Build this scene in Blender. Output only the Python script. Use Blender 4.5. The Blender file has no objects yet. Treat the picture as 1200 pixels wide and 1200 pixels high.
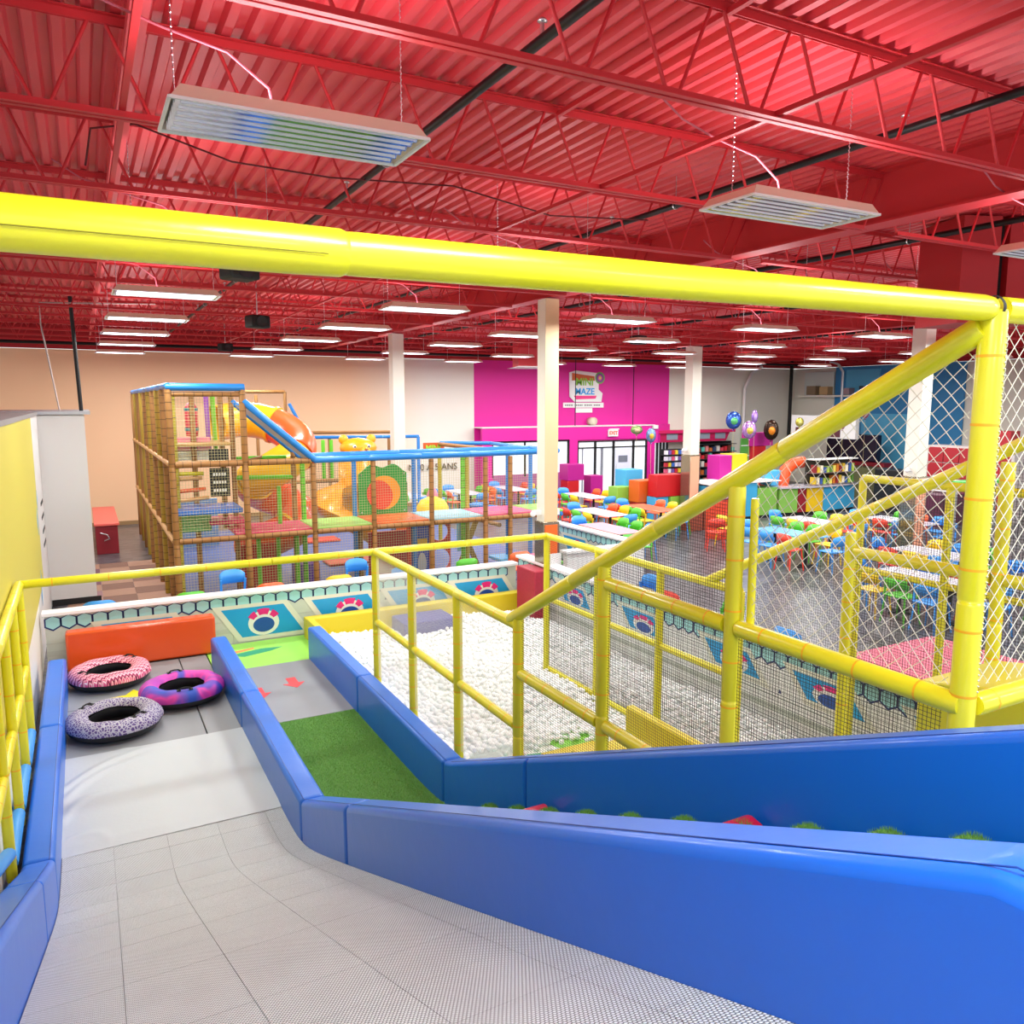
import bpy, bmesh, math, random
import numpy as np
from mathutils import Vector, Matrix, Euler
random.seed(7); rng = np.random.default_rng(7)
S = bpy.context.scene
COL = S.collection

# ---------------------------------------------------------------- camera
EYE = Vector((0.0, 0.0, 3.8))
cam_d = bpy.data.cameras.new('camera'); cam = bpy.data.objects.new('camera', cam_d); COL.objects.link(cam)
cam_d.sensor_width = 36.0; cam_d.lens = 36.0 * 930 / 1200; cam_d.clip_start = 0.05; cam_d.clip_end = 200
cam.location = EYE
cam.rotation_euler = (math.radians(90) - math.atan(129 / 930.0), 0, math.radians(-28.3))
S.camera = cam
S.view_settings.view_transform = 'Standard'; S.view_settings.look = 'None'; S.view_settings.gamma = 1
S.view_settings.use_curve_mapping = False
S.view_settings.exposure = 0.35

# ---------------------------------------------------------------- world: added white fill light, hall left open behind the camera for it
W = bpy.data.worlds.new('white_fill'); S.world = W; W.use_nodes = True
W.node_tree.nodes['Background'].inputs[0].default_value = (.95, 1.0, .97, 1)
W.node_tree.nodes['Background'].inputs[1].default_value = 1.15
S.cycles.max_bounces = 6; S.cycles.diffuse_bounces = 4; S.cycles.glossy_bounces = 3
S.cycles.sample_clamp_indirect = 4.0
S.cycles.use_denoising = True

LAMP = 6.0          # strength of the ceiling fixtures' tubes
DOWN = 70.0         # watts each lit fixture throws down
GLOW = 6.0         # watts of the upward light added above each fixture for deck glow

# ---------------------------------------------------------------- materials
def lin(h):
    h = h.lstrip('#'); c = [int(h[i:i+2], 16) / 255 for i in (0, 2, 4)]
    return [(x / 12.92 if x <= .04045 else ((x + .055) / 1.055) ** 2.4) for x in c] + [1]
MATS = {}
def mat(name, hexc, rough=.5, metal=0, coat=0, emit=0, noise=0, nscale=8, bump=0, bscale=60, spec=.5, alpha=1, trans=0):
    if name in MATS: return MATS[name]
    m = bpy.data.materials.new(name); m.use_nodes = True; nt = m.node_tree; b = nt.nodes['Principled BSDF']
    c = lin(hexc); b.inputs['Base Color'].default_value = c
    b.inputs['Roughness'].default_value = rough; b.inputs['Metallic'].default_value = metal
    b.inputs['Coat Weight'].default_value = coat; b.inputs['Coat Roughness'].default_value = .12
    b.inputs['Specular IOR Level'].default_value = spec
    b.inputs['Alpha'].default_value = alpha; b.inputs['Transmission Weight'].default_value = trans
    if emit:
        b.inputs['Emission Color'].default_value = c; b.inputs['Emission Strength'].default_value = emit
    if noise or bump:
        tc = nt.nodes.new('ShaderNodeTexCoord')
        if noise:
            n = nt.nodes.new('ShaderNodeTexNoise'); n.inputs['Scale'].default_value = nscale; n.inputs['Detail'].default_value = 4
            nt.links.new(tc.outputs['Object'], n.inputs['Vector'])
            mx = nt.nodes.new('ShaderNodeMix'); mx.data_type = 'RGBA'
            mx.inputs[6].default_value = [min(1, x * (1 - noise)) for x in c[:3]] + [1]
            mx.inputs[7].default_value = [min(1, x * (1 + noise)) for x in c[:3]] + [1]
            nt.links.new(n.outputs['Fac'], mx.inputs[0]); nt.links.new(mx.outputs[2], b.inputs['Base Color'])
        if bump:
            n2 = nt.nodes.new('ShaderNodeTexNoise'); n2.inputs['Scale'].default_value = bscale; n2.inputs['Detail'].default_value = 3
            nt.links.new(tc.outputs['Object'], n2.inputs['Vector'])
            bp = nt.nodes.new('ShaderNodeBump'); bp.inputs['Strength'].default_value = bump; bp.inputs['Distance'].default_value = .02
            nt.links.new(n2.outputs['Fac'], bp.inputs['Height']); nt.links.new(bp.outputs[0], b.inputs['Normal'])
    MATS[name] = m; return m

YEL = mat('yellow vinyl', '#e2da20', .34, coat=.25, bump=.12, bscale=9)
YEL2 = mat('yellow foam', '#d8cf20', .4, coat=.15, bump=.1, bscale=12)
TIE = mat('orange tie', '#f4b010', .5)
BLU = mat('blue vinyl', '#0468de', .4, coat=.2, bump=.14, bscale=5)
BLU2 = mat('blue vinyl lower', '#146ad6', .4, coat=.2, bump=.14, bscale=5)
SKYB = mat('sky blue foam', '#2f93dd', .4)
ORV = mat('orange vinyl', '#e05218', .3, coat=.4, bump=.1, bscale=7)
GREYV = mat('grey vinyl mat', '#8a8d92', .5, noise=.06, nscale=3)
WHV = mat('white vinyl', '#b4babf', .5, coat=0, bump=.06, bscale=30)
REDP = mat('red ceiling paint', '#c4262f', .55, noise=.04, nscale=2)
DECK = mat('red deck paint', '#d43a46', .45)
REDD = mat('dark red paint', '#a8101c', .6)
BLK = mat('black pipe', '#0c0c0e', .45, spec=.3)
BLKM = mat('black matte', '#141416', .7)
WHT = mat('white paint', '#e8e7e6', .6)
CRM = mat('cream paint', '#e6e2d6', .6)
TAN = mat('tan light tint', '#dcbf95', .6)
STEEL = mat('steel', '#c4c6ca', .3, metal=.9)
MIR = mat('mirror reflector', '#eceef0', .08, metal=1.0)
TUBE = mat('fluorescent tube', '#f4f2ff', .4, emit=LAMP)
TUBED = mat('fluorescent tube dim', '#f4f4ff', .12, emit=.03, trans=.6)
ROPE = mat('white rope', '#dcd6c6', .7)
NETW = mat('pale netting', '#e3e3da', .6)
NETK = mat('black netting', '#26282c', .6)
NETT = mat('tan netting', '#c8bc8c', .6)
BROWN = mat('brown foam', '#9c6c38', .55, noise=.1, nscale=5)
OLIVE = mat('olive foam', '#b0a02e', .55)
LIME = mat('lime foam', '#63c324', .45)
DTIE = mat('dark tie', '#4a3016', .6)
BEAMB = mat('bright blue foam', '#1d7fd0', .38, coat=.2)
MAG = mat('magenta paint', '#e0189c', .55)
MAGD = mat('magenta laminate', '#c4128a', .45)

# ---------------------------------------------------------------- mesh builder
class MB:
    def __init__(s): s.v = []; s.f = []; s.sm = []
    def add(s, vs, fs, smooth=False):
        o = len(s.v); s.v += [tuple(p) for p in vs]; s.f += [tuple(i + o for i in f) for f in fs]
        s.sm += (smooth if isinstance(smooth, list) else [smooth] * len(fs)); return s
    def box(s, lo, hi):
        x0, y0, z0 = lo; x1, y1, z1 = hi
        return s.add([(x0,y0,z0),(x1,y0,z0),(x1,y1,z0),(x0,y1,z0),(x0,y0,z1),(x1,y0,z1),(x1,y1,z1),(x0,y1,z1)],
                     [(0,3,2,1),(4,5,6,7),(0,1,5,4),(1,2,6,5),(2,3,7,6),(3,0,4,7)])
    def beam(s, a, b, w, h, up=(0,0,1)):
        a, b = Vector(a), Vector(b); d = (b - a).normalized(); u = Vector(up)
        if abs(d.dot(u)) > .98: u = Vector((0, 1, 0))
        r = d.cross(u).normalized(); u = r.cross(d).normalized()
        q = [r * (sx * w / 2) + u * (sz * h / 2) for sx, sz in ((-1,-1),(1,-1),(1,1),(-1,1))]
        return s.add([a + k for k in q] + [b + k for k in q], [(0,3,2,1)[::-1], (4,5,6,7)[::-1], (0,1,5,4)[::-1], (1,2,6,5)[::-1], (2,3,7,6)[::-1], (3,0,4,7)[::-1]])
    def tube(s, pts, r, n=10, caps=True, closed=False):
        pts = [Vector(p) for p in pts]; rs = r if isinstance(r, (list, tuple)) else [r] * len(pts); m = len(pts)
        T = []
        for i in range(m):
            if closed: t = pts[(i+1) % m] - pts[i-1]
            else: t = pts[min(i+1, m-1)] - pts[max(i-1, 0)]
            T.append(t.normalized())
        u = Vector((0,0,1)) if abs(T[0].z) < .9 else Vector((1,0,0))
        vs = []; fs = []
        for i in range(m):
            u = (u - T[i] * u.dot(T[i])).normalized(); w = T[i].cross(u)
            for k in range(n):
                a = 2 * math.pi * k / n; vs.append(pts[i] + (u * math.cos(a) + w * math.sin(a)) * rs[i])
        R = m if closed else m - 1
        for i in range(R):
            j = (i + 1) % m
            for k in range(n):
                l = (k + 1) % n; fs.append((i*n+k, i*n+l, j*n+l, j*n+k))
        s.add(vs, fs, True)
        if caps and not closed:
            s.add(vs[:n], [tuple(range(n))[::-1]]); s.add(vs[-n:], [tuple(range(n))])
        return s
    def lathe(s, prof, c=(0,0,0), n=24, axis='z', smooth=True):
        vs = []; fs = []; m = len(prof); c = Vector(c)
        for k in range(n):
            a = 2 * math.pi * k / n
            for r, h in prof:
                p = (r*math.cos(a), r*math.sin(a), h)
                if axis == 'y': p = (p[0], h, p[1])
                if axis == 'x': p = (h, p[0], p[1])
                vs.append(c + Vector(p))
        for k in range(n):
            l = (k+1) % n
            for i in range(m-1): fs.append((k*m+i, l*m+i, l*m+i+1, k*m+i+1))
        return s.add(vs, fs, smooth)
    def ball(s, c, r, n=10, m=6):
        rx, ry, rz = r if isinstance(r, (tuple, list)) else (r, r, r)
        vs = [(c[0], c[1], c[2]-rz)]; fs = []
        for i in range(1, m):
            t = math.pi * i / m - math.pi/2
            for k in range(n):
                a = 2*math.pi*k/n; vs.append((c[0]+rx*math.cos(t)*math.cos(a), c[1]+ry*math.cos(t)*math.sin(a), c[2]+rz*math.sin(t)))
        vs.append((c[0], c[1], c[2]+rz)); L = len(vs)-1
        for k in range(n):
            l = (k+1) % n; fs.append((0, 1+l, 1+k)); fs.append((L, 1+(m-2)*n+k, 1+(m-2)*n+l))
            for i in range(m-2): fs.append((1+i*n+k, 1+i*n+l, 1+(i+1)*n+l, 1+(i+1)*n+k))
        return s.add(vs, fs, True)
    def prism(s, poly, axis, a, b):
        """poly: 2-D outline in the plane perpendicular to axis ('x': (y,z), 'y': (x,z), 'z': (x,y)), extruded from a to b"""
        f = {'x': lambda p, t: (t, p[0], p[1]), 'y': lambda p, t: (p[0], t, p[1]), 'z': lambda p, t: (p[0], p[1], t)}[axis]
        n = len(poly); vs = [f(p, a) for p in poly] + [f(p, b) for p in poly]
        fs = [tuple(range(n))[::-1], tuple(range(n, 2*n))] + [(i, (i+1) % n, n+(i+1) % n, n+i) for i in range(n)]
        return s.add(vs, fs)
    def mesh(s, name, m=None, bevel=0, seg=2, recalc=True):
        me = bpy.data.meshes.new(name); me.from_pydata(s.v, [], s.f)
        me.polygons.foreach_set('use_smooth', s.sm)
        if recalc or bevel:
            bm = bmesh.new(); bm.from_mesh(me)
            if recalc: bmesh.ops.recalc_face_normals(bm, faces=bm.faces)
            if bevel:
                es = [e for e in bm.edges if len(e.link_faces) == 2 and e.calc_face_angle(0) > .3]
                for f in bm.faces: f.smooth = False
                res = bmesh.ops.bevel(bm, geom=es, offset=bevel, segments=seg, profile=.5, affect='EDGES', clamp_overlap=True)
                for f in res['faces']: f.smooth = True
            bm.to_mesh(me); bm.free()
        if m: me.materials.append(m)
        return me
    def build(s, name, m, parent=None, bevel=0, seg=2, recalc=True, kind=None):
        o = bpy.data.objects.new(name, s.mesh(name, m, bevel, seg, recalc)); COL.objects.link(o)
        if parent: o.parent = parent
        if kind: o['kind'] = kind
        return o
def inst(name, me, parent=None, loc=(0,0,0), rz=0, kind=None, mt=None):
    o = bpy.data.objects.new(name, me); COL.objects.link(o); o.location = loc; o.rotation_euler = (0, 0, rz)
    if parent: o.parent = parent
    if kind: o['kind'] = kind
    return o
def tag(o, label, cat, group=None, kind=None):
    o['label'] = label; o['category'] = cat
    if group: o['group'] = group
    if kind: o['kind'] = kind
    return o
def empty(name, loc=(0,0,0), rz=0, label=None, cat=None, group=None):
    o = bpy.data.objects.new(name, None); COL.objects.link(o); o.location = loc; o.rotation_euler = (0,0,rz); o.empty_display_size = .1
    if label: tag(o, label, cat, group)
    return o
def struct(o): o['kind'] = 'structure'; return o
def copy_tree(o, parent=None):
    c = o.copy(); COL.objects.link(c)
    if parent: c.parent = parent
    for ch in list(o.children): copy_tree(ch, c)
    return c
def ordn(i): return ['first','second','third','fourth','fifth','sixth','seventh','eighth','ninth','tenth','eleventh','twelfth','thirteenth','fourteenth','fifteenth','sixteenth'][i]
def text_mesh(s, size, depth, m, name='lettering', bold=0):
    c = bpy.data.curves.new('t', 'FONT'); c.body = s; c.size = size; c.extrude = depth; c.offset = bold; c.align_x = 'CENTER'; c.align_y = 'CENTER'; c.resolution_u = 3
    o = bpy.data.objects.new('t', c); COL.objects.link(o); bpy.context.view_layer.update()
    me = bpy.data.meshes.new_from_object(o.evaluated_get(bpy.context.evaluated_depsgraph_get()))
    bpy.data.objects.remove(o); bpy.data.curves.remove(c); me.materials.clear(); me.materials.append(m); me.name = name
    return me
def put_text(s, size, depth, m, parent, loc, rot, name='lettering', bold=0):
    o = bpy.data.objects.new(name, text_mesh(s, size, depth, m, name, bold)); COL.objects.link(o)
    o.location = loc; o.rotation_euler = rot
    if parent: o.parent = parent
    return o
FACE = (math.pi/2, 0, 0)      # text standing up, read from -Y
# ================================================================ THE HALL
YW = 27.3; XL = -7.0; XR = 30.0; YB = -2.6
def colour_tiles():
    m = bpy.data.materials.new('floor vinyl'); m.use_nodes = True; nt = m.node_tree; b = nt.nodes['Principled BSDF']
    tc = nt.nodes.new('ShaderNodeTexCoord'); mp = nt.nodes.new('ShaderNodeMapping'); mp.inputs['Scale'].default_value = (1.6, .8, 1)
    nt.links.new(tc.outputs['Object'], mp.inputs[0])
    br = nt.nodes.new('ShaderNodeTexBrick'); br.offset = .5; br.inputs['Scale'].default_value = 4.0
    br.inputs['Color1'].default_value = lin('#3c3a40'); br.inputs['Color2'].default_value = lin('#6c6a70'); br.inputs['Mortar'].default_value = lin('#504e54')
    br.inputs['Mortar Size'].default_value = .004; br.inputs['Brick Width'].default_value = 1.6; br.inputs['Row Height'].default_value = .25
    nt.links.new(mp.outputs[0], br.inputs['Vector']); n = nt.nodes.new('ShaderNodeTexNoise'); n.inputs['Scale'].default_value = 6; n.inputs['Detail'].default_value = 6
    mp2 = nt.nodes.new('ShaderNodeMapping'); mp2.inputs['Scale'].default_value = (.5, 7, 1); nt.links.new(tc.outputs['Object'], mp2.inputs[0]); nt.links.new(mp2.outputs[0], n.inputs['Vector'])
    mx = nt.nodes.new('ShaderNodeMix'); mx.data_type = 'RGBA'; mx.blend_type = 'OVERLAY'; mx.inputs[0].default_value = .75
    nt.links.new(br.outputs[0], mx.inputs[6]); nt.links.new(n.outputs['Fac'], mx.inputs[7]); nt.links.new(mx.outputs[2], b.inputs['Base Color'])
    b.inputs['Roughness'].default_value = .3
    return m
fl = MB().box((XL, YB, -.12), (XR, YW, 0)).build('floor', colour_tiles()); struct(fl)
# checker carpet beside the play frame
def checker():
    m = bpy.data.materials.new('checker carpet'); m.use_nodes = True; nt = m.node_tree; b = nt.nodes['Principled BSDF']
    tc = nt.nodes.new('ShaderNodeTexCoord'); c = nt.nodes.new('ShaderNodeTexChecker'); c.inputs['Scale'].default_value = 1.6
    c.inputs['Color1'].default_value = lin('#b08c78'); c.inputs['Color2'].default_value = lin('#6d4a52')
    nt.links.new(tc.outputs['Object'], c.inputs[0]); nt.links.new(c.outputs[0], b.inputs['Base Color']); b.inputs['Roughness'].default_value = .6
    return m
ck = MB()
cp = [mat('carpet rose', '#a07a66', .8, noise=.1), mat('carpet tan', '#7c5a4c', .8, noise=.1), mat('carpet plum', '#6a4350', .8, noise=.1), mat('carpet mauve', '#8d6a70', .8, noise=.1)]
t0 = MB().box((-.3, -.3, 0), (.295, .295, .008))
tm = [t0.mesh('carpet_tile', c) for c in cp]
for i in range(3):
    for j in range(13):
        dark = (i + j) % 2
        inst('carpet_tile', tm[(2 if j > 8 else 3) if (dark and i == 0) else (1 if dark else 0)], fl, (-.16 + .6*i, 13.3 + .6*j, 0))
# back wall: paint blended peach to cream as painted-in warm light; magenta bay
def peach():
    m = bpy.data.materials.new('peach wall paint and light'); m.use_nodes = True; nt = m.node_tree; b = nt.nodes['Principled BSDF']
    tc = nt.nodes.new('ShaderNodeTexCoord'); sx = nt.nodes.new('ShaderNodeSeparateXYZ'); nt.links.new(tc.outputs['Object'], sx.inputs[0])
    mr = nt.nodes.new('ShaderNodeMapRange'); mr.inputs[1].default_value = 8.2; mr.inputs[2].default_value = 11.2; nt.links.new(sx.outputs[0], mr.inputs[0])
    mx = nt.nodes.new('ShaderNodeMix'); mx.data_type = 'RGBA'; mx.inputs[6].default_value = lin('#f8caa0'); mx.inputs[7].default_value = lin('#eee8de')
    nt.links.new(mr.outputs[0], mx.inputs[0]); nt.links.new(mx.outputs[2], b.inputs['Base Color']); b.inputs['Roughness'].default_value = .6
    return m
wb = MB().box((XL, YW, 0), (13.07, YW+.2, 5.34)).build('wall_back', peach()); struct(wb)
wb2 = MB().box((13.07, YW, 0), (22.4, YW+.2, 5.5)).build('magenta_panel', MAG, wb)
wb3 = MB().box((22.4, YW, 0), (XR, YW+.2, 5.34)).build('cream_panel', CRM, wb)
MB().box((XL, YW-.03, 5.36), (XR, YW+.2, 6.2)).build('red_band', REDD, wb)
MB().box((XL, YW-.02, 0), (13.0, YW, .12)).build('baseboard_back', mat('wood base', '#9c7a50', .6), None)['kind'] = 'structure'
struct(MB().box((XR, YB+6, 0), (XR+.2, YW, 5.34)).build('wall_right', CRM))
struct(MB().box((XR-.02, YB+6, 5.36), (XR+.2, YW, 6.2)).build('trim_1', REDD))
# deck ceiling in sheets of six flutes, running along Y
ceil = empty('ceiling'); struct(ceil)
fw = .152; PR = [(0,0),(.055,0),(.075,.042),(.13,.042),(fw,0)]
def sheet_mesh(nf=6):
    mb = MB(); pts = []
    for i in range(nf):
        for (x, z) in PR[:-1]: pts.append((i*fw+x, z))
    pts.append((nf*fw, 0))
    vs = []; fs = []
    for x, z in pts: vs += [(x, YB, z), (x, YW, z)]
    for i in range(len(pts)-1): fs.append((2*i, 2*i+1, 2*i+3, 2*i+2))
    for x, z in pts: vs += [(x, YB, z+.012), (x, YW, z+.012)]
    o = 2*len(pts)
    for i in range(len(pts)-1): fs.append((o+2*i, o+2*i+2, o+2*i+3, o+2*i+1))
    mb.add(vs, fs); return mb.mesh('deck_sheet', DECK, recalc=False)
sm = sheet_mesh(); ns = int((XR - XL) / (6*fw)) + 1
for i in range(ns): inst('deck_sheet', sm, ceil, (XL + i*6*fw, 0, 6.03 + .003*(i % 2)))

# girders along Y over the column rows
GX = [-2.7, 7.1, 16.9, 26.7]
for gi, gx in enumerate(GX):
    g = empty('roof_girder', (gx, 12, 5.55), 0, 'deep red steel girder running front to back, ' + ['over the left side room','over the nearer cream column','over the far column row by the counters','nearest the right wall'][gi], 'girder')
    MB().box((-.015, YB-12, -.0), (.015, YW-12, .5)).build('web', REDP, g)
    MB().box((-.13, YB-12, -.02), (.13, YW-12, .0)).build('lower_flange', REDP, g)
    MB().box((-.13, YB-12, .47), (.13, YW-12, .495)).build('upper_flange', REDP, g)
# open web joists along X
JN = [1.85 + 1.815*k for k in range(14)]
NODE = .612
def joist_meshes(x0, x1):
    L = x1 - x0; r = .011
    k0 = math.ceil((x0 + .35 - 1.75) / NODE); nodes = []
    x = 1.75 + k0*NODE
    while x < x1 - .3: nodes.append(x - x0); x += NODE
    top = MB(); 
    for s in (-1, 1):
        top.box((0, s*.012 - .003 + (.0 if s > 0 else 0), -.05), (L, s*.012+.003, 0)); top.box((0, min(s*.012, s*.05), -.006), (L, max(s*.012, s*.05), 0))
    bot = MB()
    for s in (-1, 1):
        bot.box((.25, s*.012-.003, 0), (L-.25, s*.012+.003, .045)); bot.box((.25, min(s*.012, s*.048), 0), (L-.25, max(s*.012, s*.048), .006))
    rods = []
    for n in nodes:
        rods.append(((n-.045, 0, .03), (n-NODE/2+.045, 0, .52))); rods.append(((n+.045, 0, .03), (n+NODE/2-.045, 0, .52)))
    ends = [((.25, 0, .03), (.02, 0, .5)), ((L-.25, 0, .03), (L-.02, 0, .5))]
    return top, bot, rods + ends
BAYN = ['left', 'middle', 'right', 'far right']
spans = [(-2.7, 7.1, 'between the left girder and the column girder'), (7.1, 16.9, 'between the two column girders'), (16.9, 26.7, 'beyond the far column girder'), (XL, -2.7, 'beyond the left girder'), (26.7, XR, 'against the right wall')]
rodm = {}
for (x0, x1, where) in spans:
    top, bot, rods = joist_meshes(x0, x1)
    tme = top.mesh('top_chord', REDP, recalc=False); bme = bot.mesh('bottom_chord', REDP, recalc=False)
    far = MB()
    for a, b in rods: far.tube([a, b], .012, 5, caps=False)
    fme = far.mesh('web', REDP, recalc=False)
    near = []
    for a, b in rods: near.append(MB().tube([a, b], .012, 6, caps=False).mesh('web_rod', REDP, recalc=False))
    for k, y in enumerate(JN):
        j = empty('roof_joist', (x0, y, 5.46), 0, 'red roof joist ' + where + ', ' + ordn(k) + ' row from the camera', 'joist')
        o = inst('top_chord', tme, j, (0, 0, .56)); inst('bottom_chord', bme, j)
        if k < 5 and x0 in (-2.7, 7.1):
            for r_ in near: inst('web_rod', r_, j)
        else:
            inst('web', fme, j, kind='stuff')
# bridging rods along Y
for i, (bx, bz, w) in enumerate([(.33, 5.52, .035), (3.75, 5.49, .035), (3.35, 5.97, .035), (10.4, 5.49, .04), (13.7, 5.49, .04), (20.2, 5.49, .04), (-1.2, 5.97, .04), (10.4, 5.97, .04)]):
    o = MB().beam((bx, YB, bz), (bx, YW-.05, bz), w, w*.9).build('bridging_bar', REDP)
    tag(o, 'thin red bridging bar across the joists, ' + ['low, above the left row of lights','low, left of the column girder','high, left of the column girder','low, first right of the column girder','low, second right of the column girder','low, beyond the far column girder','high, at the far left','high, first right of the column girder'][i], 'bar')
# pale painted duct strip at left
o = MB().box((.36, YB, 5.86), (.46, YW-.4, 5.93)).build('cable_tray', mat('pink red paint', '#e2505a', .5)); tag(o, 'narrow pinkish red tray under the deck above the left lights', 'cable tray')
# sprinkler pipes
for i, (px, pz, r, w) in enumerate([(2.34, 5.75, .03, 'crossing the ceiling above the left lights'), (5.38, 5.75, .03, 'between the second and third light rows'), (9.0, 5.74, .035, 'right of the column girder'), (13.2, 5.74, .035, 'over the cafe tables'), (19.5, 5.74, .035, 'over the far counter')]):
    p = empty('sprinkler_pipe', (px, 0, pz), 0, 'black sprinkler pipe ' + w, 'pipe')
    MB().tube([(0, YB, 0), (0, YW-.3, 0)], r, 10).build('pipe', BLK, p)
    y = 2.9
    h = MB().tube([(0, 0, 0), (0, 0, .28)], .004, 5).tube([(0,-.006,0),(0,.006,0)], r+.012, 10).mesh('hanger', STEEL)
    hd = MB().tube([(0,0,.0),(0,0,.06)], .012, 8).lathe([(0,.06),(.03,.065),(.02,.08),(0,.08)], n=8).mesh('sprinkler_head', STEEL)
    k = 0
    while y < YW - 1:
        inst('hanger', h, p, (0, y, 0)); inst('sprinkler_head', hd, p, (0, y+1.1, r)); y += 3.63; k += 1
# transverse black pipe near the back wall
o = MB().tube([(XL+.5, 25.6, 5.42), (XR-.3, 25.6, 5.42)], .045, 8).build('sprinkler_main', BLK); tag(o, 'black pipe running left to right just before the back wall', 'pipe')
o = MB().tube([(.0, 17.3, 3.62), (-.05, 17.3, 5.75)], .035, 8).build('riser_pipe', BLKM); tag(o, 'black pipe dropping from the ceiling onto the white side room', 'pipe')
o = MB().tube([(-.35, 17.0, 3.62), (-.55, 17.2, 5.2), (-.55, 17.2, 5.6), (1.4, 17.2, 5.68)], .014, 6).build('conduit', mat('grey conduit','#b7a9a4',.5)); tag(o, 'thin grey conduit rising bent beside the black riser pipe', 'conduit')

# ---------------------------------------------------------------- columns
def column(x, y, s, top, wrap, label, lowmat):
    c = empty('column', (x, y, 0), 0, label, 'column')
    h = s/2
    MB().box((-h, -h, wrap), (h, h, top)).build('shaft', mat('column cream', '#e4dfd2', .55), c)
    MB().box((-h-.03, -h-.03, 0), (h+.03, h+.03, wrap)).build('base_wrap', lowmat[0], c, bevel=.008)
    MB().box((-h-.01, -h-.042, .04), (h-.02, -h-.028, wrap-.05)).build('padded_face', lowmat[1], c, bevel=.004)
    MB().box((-h-.15, -.04, wrap+.12), (-h, .04, wrap+.2)).build('camera_bracket', WHT, c)
    MB().ball((-h-.17, -.03, wrap+.14), .05).build('camera_dome', WHT, c)
    MB().box((h, -.06, wrap+.1), (h+.09, .04, wrap+.2)).build('speaker', WHT, c)
    return c
MIRW = mat('polished panel', '#9d9684', .12, metal=.8)
ORW = mat('orange ribbed pad', '#e4641c', .45, noise=.1, nscale=12)
SAL = mat('salmon panel', '#f0a888', .4)
DRW = mat('dark red pad', '#a01c34', .5, noise=.25, nscale=30)
c1 = column(7.02, 11.75, .26, 5.5, 1.75, 'cream square column beside the ball pit, mirrored base with orange side', (MIRW, ORW))
MB().box((-.13, -.135, 1.75), (.13, -.13, 5.5)).build('warm_light_face', TAN, c1)  # thin panel, its tan paints in the warm light on this face
MB().box((-.44, -.34, 0), (-.16, .3, .95)).build('foot_pad', DRW, c1, bevel=.02)
MB().box((-.06, -.215, .95), (.16, -.2, 1.2)).build('notice', WHT, c1)
column(7.15, 19.5, .3, 5.5, 1.75, 'cream square column rising behind the bamboo play frame', (MIRW, ORW))
column(16.95, 19.5, .36, 5.5, 2.15, 'cream square column left of the snack shelves, salmon and mirror base', (MIRW, SAL))
column(16.95, 11.75, .34, 5.5, 2.1, 'cream square column seen through the white diamond net', (MIRW, SAL))

# ---------------------------------------------------------------- hanging light fixtures
fix = {}
def fixture_parts(dim):
    tb = TUBED if dim else TUBE
    P = []
    h = MB(); L, Wd = .6, .25
    h.add([(-L,-Wd,0),(L,-Wd,0),(L,Wd,0),(-L,Wd,0),(-L+.05,-Wd+.03,.07),(L-.05,-Wd+.03,.07),(L-.05,Wd-.03,.07),(-L+.05,Wd-.03,.07)],
          [(4,5,6,7),(0,1,5,4),(1,2,6,5),(2,3,7,6),(3,0,4,7)])
    P.append(('housing', h.mesh('housing', mat('fixture body', '#d8c8b4', .5), recalc=False)))
    r = MB(); n = 6
    w = 2*(Wd-.02)/n
    for i in range(n):
        y0 = -Wd+.02 + i*w
        r.add([(-L+.03,y0,.034),(L-.03,y0,.034),(L-.03,y0+w*.12,.04),(-L+.03,y0+w*.12,.04),(L-.03,y0+w,.004),(-L+.03,y0+w,.004)] if False else
              [(-L+.03,y0,.004),(L-.03,y0,.004),(L-.03,y0+w*.45,.036),(-L+.03,y0+w*.45,.036),(L-.03,y0+w,.004),(-L+.03,y0+w,.004)],
              [(0,1,2,3),(3,2,4,5)])
    P.append(('reflector', r.mesh('reflector', MIR, recalc=False)))
    t = []
    for i in range(n):
        y = -Wd+.02 + (i+.5)*w
        P.append(('lamp_tube', MB().tube([(-L+.05,y,.006),(L-.05,y,.006)], .008, 6).mesh('lamp_tube', tb, recalc=False)))
    rim = MB()
    for a, b in (((-L,-Wd),(L,-Wd)),((L,-Wd),(L,Wd)),((L,Wd),(-L,Wd)),((-L,Wd),(-L,-Wd))): rim.beam((a[0],a[1],0),(b[0],b[1],0),.014,.014)
    P.append(('rim', rim.mesh('rim', WHT)))
    ch = MB()
    for z in np.arange(0, .8, .03): ch.tube([(-L+.05,-.006,.08+z),(-L+.05,.006,.1+z)], .004, 4)
    ch.tube([(-L+.05,0,.07),(-L+.05,0,.9)], .0025, 4)
    P.append(('chain', ch.mesh('chain', STEEL, recalc=False)))
    ch2 = MB()
    for z in np.arange(0, .8, .03): ch2.tube([(L-.05,-.006,.08+z),(L-.05,.006,.1+z)], .004, 4)
    ch2.tube([(L-.05,0,.07),(L-.05,0,.9)], .0025, 4)
    P.append(('chain', ch2.mesh('chain', STEEL, recalc=False)))
    return P
FB, FD = fixture_parts(False), fixture_parts(True)
cord = MB().tube([(-.1,0,.07),(-.12,.02,.2),(-.3,.05,.34),(-.6,.1,.42),(-.9,.1,.5),(-1.1,.1,.62)], .007, 6).mesh('power_cord', mat('pink cord','#b85c6c',.5))
FXX = [1.02, 4.42, 7.8, 11.1, 14.35, 17.35, 20.3, 23.6]; FYY = [4.13, 7.5, 10.85, 14.15, 17.3, 20.6, 24.0, .78, -2.2]
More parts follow.
